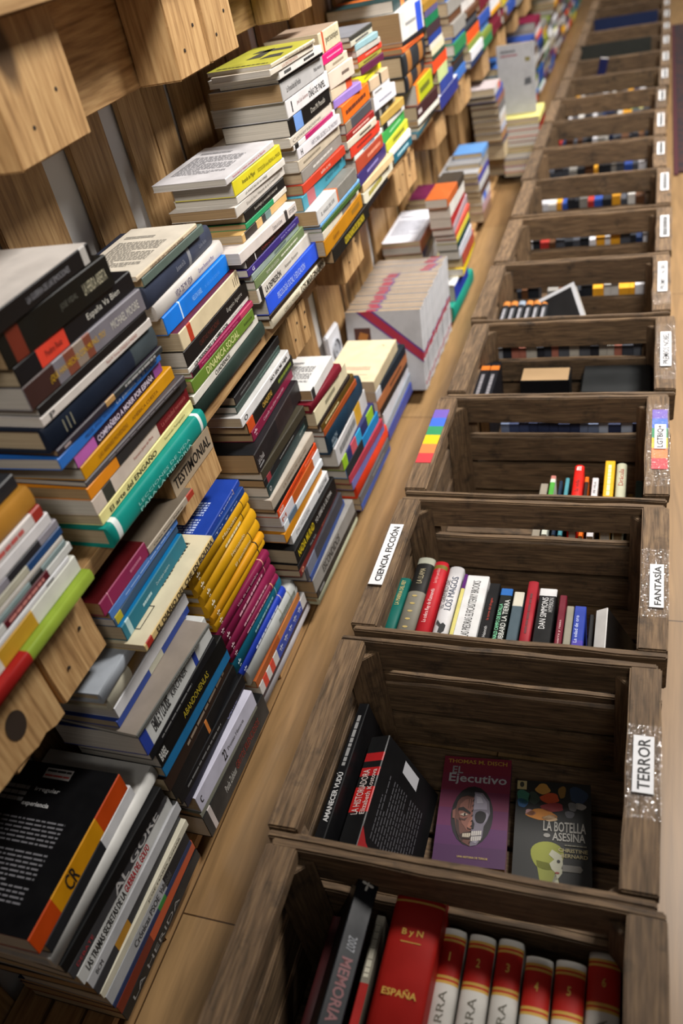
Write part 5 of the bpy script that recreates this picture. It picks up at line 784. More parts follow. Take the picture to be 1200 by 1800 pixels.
# floor of long laminate boards running with the row of crates
fm, nt, b = new_mat('laminate_floor')
N = nt.nodes.new; Lk = nt.links.new
tc = N('ShaderNodeTexCoord'); mp = N('ShaderNodeMapping')
mp.inputs['Rotation'].default_value = (0, 0, R_(90))
Lk(tc.outputs['Object'], mp.inputs['Vector'])
br = N('ShaderNodeTexBrick')
br.inputs['Scale'].default_value = 1.0
br.inputs['Brick Width'].default_value = 1.25; br.inputs['Row Height'].default_value = 0.19
br.inputs['Mortar Size'].default_value = 0.0012; br.inputs['Mortar Smooth'].default_value = 0.1
br.inputs['Color1'].default_value = lin('#957751'); br.inputs['Color2'].default_value = lin('#8a6b47'); br.inputs['Mortar'].default_value = lin('#47321c')
Lk(mp.outputs[0], br.inputs['Vector'])
m2 = N('ShaderNodeMapping'); m2.inputs['Scale'].default_value = (22, 1.6, 22)
Lk(tc.outputs['Object'], m2.inputs['Vector'])
ns = N('ShaderNodeTexNoise'); ns.inputs['Scale'].default_value = 3; ns.inputs['Detail'].default_value = 6; ns.inputs['Distortion'].default_value = 0.8
Lk(m2.outputs[0], ns.inputs['Vector'])
rp = N('ShaderNodeValToRGB')
rp.color_ramp.elements[0].position = 0.3; rp.color_ramp.elements[0].color = (0.72, 0.72, 0.72, 1)
rp.color_ramp.elements[1].position = 0.7; rp.color_ramp.elements[1].color = (1.1, 1.1, 1.1, 1)
Lk(ns.outputs['Fac'], rp.inputs['Fac'])
mx = N('ShaderNodeMix'); mx.data_type = 'RGBA'; mx.blend_type = 'MULTIPLY'; mx.inputs['Factor'].default_value = 1
Lk(br.outputs['Color'], mx.inputs['A']); Lk(rp.outputs['Color'], mx.inputs['B'])
Lk(mx.outputs['Result'], b.inputs['Base Color'])
b.inputs['Roughness'].default_value = 0.33
structure(box('floor', (-0.6, -1.6, -0.02), (2.6, 11, 0.0), fm))
BACK = -0.345
wm, nt, b = new_mat('painted_wall')
b.inputs['Base Color'].default_value = lin('#d6d4d2'); b.inputs['Roughness'].default_value = 0.8
structure(box('wall_left', (-0.46, -1.6, 0.0), (BACK - 0.0125, 11, 2.9), wm))
structure(box('wall_back', (BACK - 0.0125, 10.9, 0.0), (2.6, 11, 2.9), wm))

# rug beyond the crates
rm, nt, b = new_mat('woven_rug')
tc = nt.nodes.new('ShaderNodeTexCoord'); vo = nt.nodes.new('ShaderNodeTexVoronoi'); vo.inputs['Scale'].default_value = 22
nt.links.new(tc.outputs['Object'], vo.inputs['Vector'])
rp = nt.nodes.new('ShaderNodeValToRGB')
e = rp.color_ramp.elements
e[0].color = lin('#1d1216'); e[1].color = lin('#38201f'); e[1].position = 0.6
x = e.new(0.35); x.color = lin('#231c24')
nt.links.new(vo.outputs['Distance'], rp.inputs['Fac']); nt.links.new(rp.outputs['Color'], b.inputs['Base Color'])
b.inputs['Roughness'].default_value = 0.95
rug = thing('rug', 'dark maroon patterned rug on the floor beside the crates', 'rug', (0, 0, 0))
box('rug_pile', (0.462, 2.88, 0.0), (1.9, 5.6, 0.008), rm, rug, bevel=0.002)
box('rug_border', (0.446, 2.86, 0.0), (0.462, 5.62, 0.006), flat('#43161e', 0.9, 'rug_border'), rug)

# ------------------------------------------------------------------ shelving made of pallets
BACK = -0.345
def planks(y_list, z0, z1, label):
    root = thing('back_panel', label, 'wood panel', (BACK, y_list[0][0], z0), 'plank panels behind the shelves')
    for i, (a, c) in enumerate(y_list):
        me = box_mesh('plank', (-0.0095, a - y_list[0][0], 0), (0, c - y_list[0][0], z1 - z0), pine(2), bevel=0.0015, jitter=0.0006, cuts=3, axis=2, seed=int(a * 1000) + 9000)
        mesh_obj('plank', me, root)
PL = [(-1.2, -1.04), (-1.01, -0.86), (-0.83, -0.68), (-0.65, -0.5), (-0.47, -0.33), (-0.3, -0.16), (-0.13, 0.02), (0.05, 0.19), (0.215, 0.35), (0.385, 0.505)]
planks(PL, 0.0, 1.25, 'pine plank panel behind the stack above TESTIMONIAL sign')
planks([(0.568, 0.66), (0.709, 0.783), (0.785, 0.853), (0.876, 0.974), (0.985, 1.09), (1.093, 1.215), (1.268, 1.42)], 0.0, 1.25, 'pine plank panel with knots behind the wall socket')
y = 1.45; n = 0
WORDS = ['just past the wall socket', 'behind the tallest far stacks', 'past the maroon-topped stack', 'farther along the far shelves', 'near the grey magazine', 'beyond the grey magazine', 'close to the far wall', 'at the far wall end', 'ending the long shelf']
while y < 7.0:
    ys = []
    for i in range(5):
        w = 0.11 + 0.035 * random.random()
        ys.append((y, y + w)); y += w + (0.012, 0.05)[i % 2]
    y += 0.03
    planks(ys, 0.0, 1.25, 'pine plank panel ' + WORDS[n % len(WORDS)] + (' again' if n >= len(WORDS) else ''))
    n += 1
XF = -0.19
def pallet(z, y0, y1, blocks, label, seed, deck=(0.0785, 0.1005), rail=True, xfront=0.0):
    """one pallet used as a shelf: deck boards on a row of front blocks, recessed bearer between them"""
    root = thing('shelf_pallet', label, 'pallet shelf', (XF, y0, z), 'pallets used as shelves')
    for i, (a, c) in enumerate(blocks):
        me = box_mesh('block', (-0.062, a - y0, 0), (0, c - y0, deck[0] - 0.001), pine(2), bevel=0.002, jitter=0.001, cuts=1, axis=2, seed=seed * 7 + i)
        mesh_obj('block', me, root)
        for q in range(2):
            yy = a - y0 + (0.3 + 0.42 * q) * (c - a); zz = 0.03 + 0.022 * q
            bm = bmesh.new()
            bmesh.ops.create_cone(bm, cap_ends=True, segments=8, radius1=0.0022, radius2=0.0022, depth=0.001, matrix=Matrix.Translation((0.0006, yy, zz)) @ Matrix.Rotation(R_(90), 4, 'Y'))
            me = bpy.data.meshes.new('nail'); bm.to_mesh(me); bm.free(); me.materials.append(flat('#2a221c', 0.6, 'nail_head'))
            mesh_obj('nail', me, root)
    if rail:
        mesh_obj('bearer', box_mesh('bearer', (-0.085, 0.0, 0.0), (-0.063, y1 - y0, deck[0] - 0.001), pine(1), bevel=0.001, seed=seed), root)
    xs = [(-0.155 + 0.002, -0.108), (-0.103, -0.052), (-0.047, xfront)]
    for i, (a, c) in enumerate(xs):
        mesh_obj('deck_board', box_mesh('deck_board', (a, 0.0015, deck[0]), (c, y1 - y0 - 0.0015, deck[1]), pine(1), bevel=0.0015, jitter=0.0008, cuts=4, axis=1, seed=seed * 3 + i), root)
    return root
MZ = 0.4295
mids = [
 (-0.8, 0.007, [(-0.8, -0.7), (-0.45, -0.31), (-0.076, 0.006)], 'middle pallet shelf at the knot-holed block'),
 (0.011, 0.81, [(0.012, 0.1), (0.311, 0.437), (0.761, 0.809)], 'middle pallet shelf carrying the TESTIMONIAL sign'),
 (0.814, 1.6, [(0.815, 0.846), (1.063, 1.198), (1.50, 1.598)], 'middle pallet shelf above the wall socket'),
 (1.604, 2.4, [(1.605, 1.70), (1.95, 2.09), (2.30, 2.398)], 'middle pallet shelf under the black albums'),
 (2.404, 3.2, [(2.405, 2.5), (2.74, 2.88), (3.1, 3.198)], 'middle pallet shelf before the grey magazine'),
 (3.204, 4.0, [(3.205, 3.3), (3.54, 3.68), (3.9, 3.998)], 'middle pallet shelf past the grey magazine'),
 (4.004, 4.8, [(4.005, 4.1), (4.34, 4.48), (4.7, 4.798)], 'middle pallet shelf two lengths past the magazine'),
 (4.804, 5.6, [(4.805, 4.9), (5.14, 5.28), (5.5, 5.598)], 'middle pallet shelf three lengths past the magazine'),
 (5.604, 6.4, [(5.605, 5.7), (5.94, 6.08), (6.3, 6.398)], 'middle pallet shelf four lengths past the magazine'),
]
for i, (a, c, bl, lab) in enumerate(mids):
    r = pallet(MZ, a, c, bl, lab, 11 + i)
    if i == 1:
        sg = box('paper_sign', (0.0004, 0.3135 - a, 0.045), (0.0012, 0.432 - a, 0.078), flat('#a5937b', 0.7, 'tan_paper'), r, 'tan paper sign with black TESTIMONIAL lettering')
        ink = Ink()
        ink.add(text_geo('TESTIMONIAL', True, lambda u, v: (0.0015, 0.319 - a + u, 0.053 + v), 0.108, 0.0165), flat('#16130f'))
        ink.build('lettering', sg)
    if i == 0:
        # the neighbouring block hangs lower and has a big knot hole
        bm = bmesh.new()
        pts = [(-0.2, 0.078), (-0.2, 0.03)]
        for q in range(13): pts.append((-0.2 + 0.2 * (q + 1) / 13 + 0.004, 0.022 - 0.024 * (q / 12) + random.uniform(-0.003, 0.003)))
        pts.append((0.004, 0.078))
        vs = [bm.verts.new((0.002, p[0] - a, p[1])) for p in pts]; v2 = [bm.verts.new((-0.03, p[0] - a, p[1])) for p in pts]
        bm.faces.new(vs); bm.faces.new(v2[::-1])
        for q in range(len(pts)):
            k = (q + 1) % len(pts); bm.faces.new((vs[q], v2[q], v2[k], vs[k]))
        bmesh.ops.recalc_face_normals(bm, faces=bm.faces)
        me = bpy.data.meshes.new('end_plate'); bm.to_mesh(me); bm.free(); me.materials.append(pine(2))
        mesh_obj('end_plate', me, r)
        bm = bmesh.new()
        bmesh.ops.create_circle(bm, cap_ends=True, segments=20, radius=0.017, matrix=Matrix.Translation((0.0026, -0.05 - a, 0.047)) @ Matrix.Rotation(R_(90), 4, 'Y') @ Matrix.Diagonal((1.0, 0.8, 1, 1)))
        me = bpy.data.meshes.new('knot'); bm.to_mesh(me); bm.free(); me.materials.append(flat('#2a1c10', 0.8, 'dark_knot'))
        mesh_obj('knot', me, r)
UZ = 0.898
ups = [
 (-0.875, -0.079, [(-0.87, -0.78), (-0.53, -0.4), (-0.17, -0.08)], 'upper pallet shelf above the knot-holed block'),
 (-0.075, 0.724, [(-0.074, 0.02), (0.276, 0.406), (0.63, 0.722)], 'upper pallet shelf over the TESTIMONIAL stack'),
 (0.728, 1.52, [(0.73, 0.824), (1.041, 1.16), (1.42, 1.518)], 'upper pallet shelf over the tall yellow-topped stack'),
 (1.524, 2.32, [(1.526, 1.62), (1.86, 2.0), (2.22, 2.318)], 'upper pallet shelf over the black albums'),
]
for i, (a, c, bl, lab) in enumerate(ups): pallet(UZ, a, c, bl, lab, 31 + i, (0.124, 0.146), True, 0.028)
# low plinth boards under the floor-level stacks
BASEZ = 0.033
bl_lab = ['under the black blurbed book stack', 'under the yellow hardcovers', 'under the cream book by the socket', 'under the sea green hardcover', 'before the grey magazine', 'past the grey magazine', 'under far blurred stacks', 'under farther blurred stacks', 'under farthest blurred stacks']
ya = -0.7
for i in range(9):
    yb = ya + 0.78
    root = thing('base_pallet', 'low pine pallet on the floor ' + bl_lab[i], 'pallet', (XF, ya, 0.0), 'pallets on the floor')
    for q, (a, c) in enumerate([(-0.153, -0.105), (-0.1, -0.055), (-0.05, -0.012)]):
        mesh_obj('deck_board', box_mesh('deck_board', (a, 0.0, 0.016), (c, 0.778, BASEZ - 0.0005), pine(1), bevel=0.0015, jitter=0.0006, cuts=3, axis=1, seed=500 + i * 5 + q), root)
    for q, yy in enumerate((0.66, 0.3)):
        if i == 1 and q == 1: yy = 0.33
        mesh_obj('foot', box_mesh('foot', (-0.12, yy, 0.0), (-0.006, yy + 0.12, 0.0155), pine(1), bevel=0.002, jitter=0.001, cuts=1, axis=1, seed=540 + i * 5 + q), root)
    ya = yb + 0.002

# wall socket behind the planks
ps = flat('#d5d7dd', 0.35, 'white_plastic')
so = thing('wall_socket', 'white wall socket between pine planks behind the books', 'socket', (BACK + 0.001, 1.285, 0.175))
box('face_plate', (0.0, -0.045, -0.05), (0.012, 0.045, 0.05), ps, so, bevel=0.004)
bm = bmesh.new()
bmesh.ops.create_cone(bm, cap_ends=False, segments=28, radius1=0.027, radius2=0.024, depth=0.008, matrix=Matrix.Translation((0.0125, 0, 0)) @ Matrix.Rotation(R_(90), 4, 'Y'))
bmesh.ops.create_circle(bm, cap_ends=True, segments=28, radius=0.024, matrix=Matrix.Translation((0.0122, 0, 0)) @ Matrix.Rotation(R_(90), 4, 'Y'))
me = bpy.data.meshes.new('socket_well'); bm.to_mesh(me); bm.free(); me.materials.append(flat('#9ea1a8', 0.4, 'grey_plastic'))
mesh_obj('socket_well', me, so)
for s in (-1, 1):
    bm = bmesh.new()
    bmesh.ops.create_circle(bm, cap_ends=True, segments=12, radius=0.0035, matrix=Matrix.Translation((0.0125, 0.0, 0.01 * s)) @ Matrix.Rotation(R_(90), 4, 'Y'))
    me = bpy.data.meshes.new('pin_hole'); bm.to_mesh(me); bm.free(); me.materials.append(flat('#111111', 0.6, 'dark_hole'))
    mesh_obj('pin_hole', me, so)

# ------------------------------------------------------------------ stacked books
GRP = {'M': 'books stacked on the middle shelf', 'B': 'books stacked at floor level'}
def blurb_black(ink, L, T, W, e):
    wh = flat('#6f6f74')
    rng = random.Random(3)
    fr = lambda u, v: (-W * 0.95 + v, L * 0.98 - u, T + e)
    f2 = lambda u, v: (-W * 0.92 + u, L * 0.12 + v, T + e)
    ink.add(dash_geo(f2, W * 0.72, L * 0.52, rng, 19, fill=0.38), wh)
    ink.add(text_geo('irregular', True, lambda u, v: (-W * 0.62 + u, L * 0.8 + v, T + e), W * 0.22, 0.007), flat('#c9c9c9'))
    ink.add(text_geo('experiencia', True, lambda u, v: (-W * 0.66 + u, L * 0.7 + v, T + e), W * 0.24, 0.007), flat('#c9c9c9'))
    ink.add(dash_geo(lambda u, v: (-W * 0.92 + u, L * 0.72 + v, T + e), W * 0.25, L * 0.12, rng, 3, (0.2, 0.5)), flat('#7a7a7a'))
    fr = lambda u, v: (-W * 0.62 + u, L * 0.9 + v, T + e * 0.8)
    ink.add(([fr(0, 0), fr(W * .24, 0), fr(W * .24, L * .07), fr(0, L * .07)], [(0, 1, 2, 3)]), flat('#b5b1ae'))
    ink.add(dash_geo(lambda u, v: (-W * 0.61 + u, L * 0.94 + v, T + e * 1.2), W * 0.22, L * 0.025, rng, 1, (.3, .4)), flat('#222222'))
    ink.add(dash_geo(lambda u, v: (-W * 0.61 + u, L * 0.91 + v, T + e * 1.2), W * 0.22, L * 0.02, rng, 1, (.3, .4)), flat('#a5352f'))
def che_cover(ink, L, T, W, e):
    rng = random.Random(4)
    ink.add(dash_geo(lambda u, v: (-W * 0.6 + u, L * 0.42 + v, T + e), W * 0.4, L * 0.5, rng, 15, (.1, .3)), flat('#3a362c'))
    fr = lambda u, v: (-W * 0.45 + u, L * 0.12 + v, T + e)
    w, h = W * 0.3, L * 0.2
    t = 0.0012
    for a, c, d, g in ((0, 0, w, t), (0, h - t, w, h), (0, 0, t, h), (w - t, 0, w, h)):
        ink.add(([fr(a, c), fr(d, c), fr(d, g), fr(a, g)], [(0, 1, 2, 3)]), flat('#2a261e'))
    ink.add(dash_geo(lambda u, v: (-W * 0.43 + u, L * 0.15 + v, T + e), w * 0.7, h * 0.5, rng, 3, (.1, .3), 0.3), flat('#b5847a'))
def yellow_cover(ink, L, T, W, e):
    ink.add(dash_geo(lambda u, v: (-W * 0.9 + u, L * 0.05 + v, T + e), W * 0.8, L * 0.05, random.Random(2), 1, (.05, .1)), flat('#2c2b22'))
    for a, c, d, g in ((.3, .35, .5, .8), (.55, .3, .85, .5), (.2, .62, .8, .78)):
        fr = lambda u, v: (-W * 0.95 + u * W, v * L, T + e)
        ink.add(([fr(a, c), fr(d, c + .05), fr(d - .05, g), fr(a + .05, g - .04)], [(0, 1, 2, 3)]), flat('#37362f'))
def cream_cover(ink, L, T, W, e):
    rng = random.Random(8)
    ink.add(dash_geo(lambda u, v: (-W * 0.75 + u, L * 0.26 + v, T + e), W * 0.55, L * 0.09, rng, 2, (.03, .06), .5), flat('#b5746a'))
    ink.add(dash_geo(lambda u, v: (-W * 0.65 + u, L * 0.15 + v, T + e), W * 0.45, L * 0.02, rng, 1, (.1, .2)), flat('#8a8372'))
    ink.add(dash_geo(lambda u, v: (-W * 0.22 + u, L * 0.85 + v, T + e), W * 0.05, L * 0.02, rng, 1, (.9, 1)), flat('#2a2a2a'))
FAR_STACKS = ('M8', 'B9', 'B10', 'B11')
for sid, lab, x, y0, y1, z, t, yaw, W, k, col, top, bands, text, blurb in BOOKS:
    if sid in FAR_STACKS: continue
    mt = Matrix.Translation((x, y0, z)) @ Matrix.Rotation(-yaw, 4, 'Z')
    mk = None
    if lab.startswith('black book with orange-yellow'): mk, blurb = blurb_black, 0
    elif lab.startswith('yellowed stained'): mk, blurb = che_cover, 0
    elif lab.startswith('yellow and black covered'): mk, blurb = yellow_cover, 0
    elif lab.startswith('thick cream book with red title'): mk = cream_cover
    make_book(lab, mt, y1 - y0, t, W, k, col, top, bands, text, blurb, GRP[sid[0]], marks=mk)

# white series filed upright, leaning back, covers towards the camera
ANG = R_(12)
def series_marks(first):
    def f(ink, L, T, W, e, side=0):
        red, pur = flat('#9c2038'), flat('#54307a')
        def q(pts, m, fr): ink.add(([fr(*p) for p in pts], [tuple(range(len(pts)))]), m)
        sp = lambda u, v: (e, u, v)
        if side == 0:
            q([(L * .40, 0), (L * .47, 0), (L * .47, T), (L * .40, T)], red, sp)
            q([(L * .47, 0), (L * .485, 0), (L * .485, T), (L * .47, T)], pur, sp)
            q([(L * .06, T * .2), (L * .11, T * .2), (L * .11, T * .8), (L * .06, T * .8)], red, sp)
            ink.add(dash_geo(lambda u, v: (e, L * .16 + u, T * .3 + v), L * .2, T * .4, random.Random(1), 1, (.05, .15)), flat('#6a6a72'))
        if side == 1:
            d = -W * (0.25 if first % 20 > 13 else 0.72) + 0.004 * math.sin(first * 2.1)
            q([(d, 0), (d + W * .13, 0), (d + W * .13, T), (d, T)], red, lambda u, v: (u, L + e, v))
            q([(d + W * .13, 0), (d + W * .16, 0), (d + W * .16, T), (d + W * .13, T)], pur, lambda u, v: (u, L + e, v))
        if side == 2 and first == 0:
            fr = lambda u, v: (u, v, T + e)
            q([(-W * .82, L), (-W * .66, L), (0, L * .47), (0, L * .36)], red, fr)
            q([(-W * .66, L), (-W * .62, L), (0, L * .50), (0, L * .47)], pur, fr)
            q([(-W * .86, L), (-W * .82, L), (0, L * .36), (0, L * .345)], pur, fr)
            q([(-W * .9, L * .62), (-W * .68, L * .62), (-W * .68, L * .8), (-W * .9, L * .8)], flat('#4a241a'), fr)
            q([(-W * .86, L * .66), (-W * .74, L * .64), (-W * .71, L * .72), (-W * .82, L * .75)], flat('#a5682a'), lambda u, v: (u, v, T + e * 1.5))
    f.sides = 3
    return f
TH = 0.0158
ORDN = ['front', 'second', 'third', 'fourth', 'fifth', 'sixth', 'seventh', 'eighth', 'ninth', 'tenth', 'eleventh', 'twelfth', 'thirteenth', 'fourteenth', 'fifteenth', 'sixteenth', 'seventeenth', 'eighteenth', 'nineteenth', 'last']
for i in range(20):
    # local x -> +X (spine side), local y -> up the cover, local z (front cover) -> towards the camera
    c, s = math.cos(ANG), math.sin(ANG)
    yv = Vector((0, s, c)); zv = Vector((0, -c, s))
    base = Vector((-0.131 + 0.0015 * math.sin(i * 1.7), 1.3 + TH + i * TH / c, BASEZ + 0.0005)) - zv * TH + Vector((0, 0, 0.0))
    base.z = BASEZ + 0.001
    mt = Matrix(((1, 0, 0, base.x), (0, yv.y, zv.y, base.y), (0, yv.z, zv.z, base.z), (0, 0, 0, 1)))
    make_book('%s white book of the leaning twin-stripe series' % ORDN[i], mt, 0.2 + 0.001 * math.sin(i * 2.3), TH - 0.0006, 0.19, 'p', '#b9b9bc', 0, (), (), 0, 'white twin-stripe series filed at floor level', marks=series_marks(i), pages='old')

# grey magazine standing among the far stacks
mg = Matrix.Translation((-0.045, 3.0, 0.246)) @ Matrix.Rotation(R_(90), 4, 'X')
def mag_marks(ink, L, T, W, e):
    rng = random.Random(6)
    ink.add(dash_geo(lambda u, v: (-W * .9 + u, L * .88 + v, T + e), W * .4, L * .05, rng, 1, (.1, .3)), flat('#5a5c60'))
    ink.add(dash_geo(lambda u, v: (-W * .9 + u, L * .83 + v, T + e), W * .45, L * .035, rng, 1, (.2, .4)), flat('#8a4a55'))
    fr = lambda u, v: (u, v, T + e)
    ink.add(([fr(-W * .25, L * .74), fr(-W * .12, L * .74), fr(-W * .12, L * .8), fr(-W * .25, L * .8)], [(0, 1, 2, 3)]), flat('#77703f'))
    ink.add(([fr(-W * .3, L * .4), fr(-W * .1, L * .42), fr(-W * .12, L * .52), fr(-W * .28, L * .5)], [(0, 1, 2, 3)]), flat('#4f5257'))
make_book('large grey magazine standing upright among blurred far stacks', mg, 0.235, 0.012, 0.135, 'p', '#a9aaad', 0, (), (), 0, None, marks=mag_marks)
# ------------------------------------------------------------------ crates
PITCH, CL, CW, RW = 0.315, 0.2889, 0.4184, 0.0372
FZ = 0.02                                     # inner floor height
def tape_mat():
    k = ('tape',)
    if k not in MATS:
        m, nt, b = new_mat('clear_tape')
        b.inputs['Base Color'].default_value = (0.9, 0.9, 0.9, 1); b.inputs['Roughness'].default_value = 0.1
        b.inputs['Metallic'].default_value = 0.6
        tc = nt.nodes.new('ShaderNodeTexCoord')
        no = nt.nodes.new('ShaderNodeTexNoise'); no.inputs['Scale'].default_value = 330; no.inputs['Detail'].default_value = 3
        nt.links.new(tc.outputs['Object'], no.inputs['Vector'])
        rp = nt.nodes.new('ShaderNodeValToRGB')
        rp.color_ramp.elements[0].position = 0.58; rp.color_ramp.elements[0].color = (0.03,) * 3 + (1,)
        rp.color_ramp.elements[1].position = 0.66; rp.color_ramp.elements[1].color = (0.55,) * 3 + (1,)  # pale, more opaque flecks put in as the tape's glints
        nt.links.new(no.outputs['Fac'], rp.inputs['Fac']); nt.links.new(rp.outputs['Color'], b.inputs['Alpha'])
        n2 = nt.nodes.new('ShaderNodeTexNoise'); n2.inputs['Scale'].default_value = 150; nt.links.new(tc.outputs['Object'], n2.inputs['Vector'])
        bp = nt.nodes.new('ShaderNodeBump'); bp.inputs['Strength'].default_value = 1.0; bp.inputs['Distance'].default_value = 0.004
        nt.links.new(n2.outputs['Fac'], bp.inputs['Height']); nt.links.new(bp.outputs['Normal'], b.inputs['Normal'])
        MATS[k] = m
    return MATS[k]
CRATE_PARTS = {}
def crate_parts(var):
    if var in CRATE_PARTS: return CRATE_PARTS[var]
    rr = random.Random(var)
    P = []
    s = var * 100
    X, Yw, Z = crate_wood(0), crate_wood(1), crate_wood(2)
    for i, x0 in enumerate((0.0, CW - RW)):
        P.append(('end_rail', box_mesh('end_rail', (x0, 0, H - 0.019), (x0 + RW, CL, H), Yw, bevel=0.002, jitter=0.0013, cuts=5, axis=1, seed=s + i)))
        xb = (0.008, 0.018) if i == 0 else (CW - 0.018, CW - 0.008)
        for j, (a, c) in enumerate(((0.012, 0.072), (0.082, 0.144), (0.154, H - 0.0195))):
            P.append(('end_board', box_mesh('end_board', (xb[0], 0.0, a), (xb[1], CL, c), Yw, bevel=0.002, jitter=0.0012, cuts=4, axis=1, seed=s + 10 + i * 3 + j)))
        P.append(('foot_batten', box_mesh('foot_batten', (x0 + 0.002, 0.0, 0.0), (x0 + RW - 0.002, CL, 0.0115), Yw, bevel=0.0015, seed=s + 20 + i)))
        for yk, d in ((0.0005, 1), (CL - 0.0005, -1)):
            xa = 0.0185 if i == 0 else CW - 0.0185
            sx = 1 if i == 0 else -1
            poly = [(xa, yk), (xa + sx * 0.036, yk), (xa, yk + d * 0.036)]
            if sx * d < 0: poly = poly[::-1]
            P.append(('corner_post', prism_mesh('corner_post', poly, 0.012, H - 0.0195, Z, 0.0012)))
    for i, (ya, yb) in enumerate(((-0.0105, -0.0005), (CL + 0.0005, CL + 0.0105))):
        top = H - 0.003 + rr.uniform(-.002, .001)
        for j, (a, c) in enumerate(((top - 0.057, top), (0.088, 0.15 if var < 3 else 0.142), (0.018, 0.078)) if var < 5 else ((top - 0.062, top), (0.084, 0.134), (0.018, 0.072))):
            P.append(('side_slat', box_mesh('side_slat', (0.001 + rr.uniform(0, .004), ya, a + rr.uniform(-.003, .003)), (CW - 0.001 - rr.uniform(0, .004), yb, c + (rr.uniform(-.004, .004) if j else 0)), X, bevel=0.002, jitter=0.0016, cuts=6, axis=0, seed=s + 30 + i * 3 + j)))
    for j in range(4):
        a = 0.004 + j * 0.0715
        P.append(('floor_slat', box_mesh('floor_slat', (0.019, a, 0.0122), (CW - 0.019, a + 0.064, FZ - 0.0005), X, bevel=0.001, jitter=0.0006, cuts=3, axis=0, seed=s + 50 + j)))
    CRATE_PARTS[var] = P
    return P
CRATE_LABELS = ['wooden fruit crate holding red leather and gilt volumes', 'wooden fruit crate with TERROR label on its rail', 'wooden fruit crate labelled CIENCIA FICCIÓN and FANTASÍA', 'wooden fruit crate with rainbow stickers and LGTBIQ+ label',
 'wooden fruit crate labelled PREMIOS NOBEL, black box-like book inside', 'wooden fruit crate labelled PREMIOS NOBEL, tilted open book inside', 'wooden fruit crate next beyond the two PREMIOS NOBEL crates', 'wooden fruit crate second beyond the PREMIOS NOBEL crates', 'wooden fruit crate third beyond the PREMIOS NOBEL crates',
 'wooden fruit crate fourth beyond the PREMIOS NOBEL crates', 'wooden fruit crate fifth beyond the PREMIOS NOBEL crates', 'wooden fruit crate with green-yellow row, sixth beyond PREMIOS NOBEL', 'wooden fruit crate with leaning navy book, seventh beyond PREMIOS NOBEL', 'wooden fruit crate holding a big dark olive folder', 'wooden fruit crate just beyond the olive folder crate',
 'wooden fruit crate holding a navy folder', 'wooden fruit crate just beyond the navy folder crate', 'last wooden fruit crate of the receding row']
OX += [0.008, 0.008, 0.008]; OY += [-0.001] * 3
def crate_origin(k): return (OX[k], k * PITCH + OY[k] - CL, 0.0)
def paper(root, x0, x1, y0, y1, text, rows=None):
    o = box('paper_label', (x0, y0, H + 0.0022), (x1, y1, H + 0.003), flat('#dcdde0', 0.6, 'white_paper'), root, 'white paper label' + (' reading ' + text if text else ''))
    ink = Ink()
    fr = lambda u, v: (x1 - (x1 - x0) * 0.18 - v, y0 + (y1 - y0) * 0.05 + u, H + 0.0033)
    if text: ink.add(text_geo(text, True, fr, (y1 - y0) * 0.9, (x1 - x0) * 0.6), flat('#141414'))
    else: ink.add(dash_geo(fr, (y1 - y0) * 0.9, (x1 - x0) * 0.55, random.Random(rows), 1, (.04, .1), 1.0), flat('#3a3a3a'))
    ink.build('lettering', o)
RAIN = ['#c23a42', '#dd7b45', '#e8bd1e', '#2f8a5c', '#3a66cf', '#6a56ad']
def rainbow(root, x0, x1, y0, y1):
    vs, fs, fi = [], [], []
    zt, zb = H + 0.0010, H + 0.0004
    for i in range(6):
        a = y0 + (y1 - y0) * i / 6; c = y0 + (y1 - y0) * (i + 1) / 6
        n = len(vs)
        vs += [(x0, a, zt), (x1, a, zt), (x1, c, zt), (x0, c, zt), (x0, a, zb), (x1, a, zb), (x1, c, zb), (x0, c, zb)]
        for f in ((0, 1, 2, 3), (0, 4, 5, 1), (1, 5, 6, 2), (2, 6, 7, 3), (3, 7, 4, 0)):
            fs.append(tuple(n + q for q in f)); fi.append(i)
    mesh_obj('rainbow_sticker', py_mesh('rainbow_sticker', vs, fs, [flat(c, 0.4, 'sticker') for c in RAIN], fi), root, 'six-colour rainbow sticker')
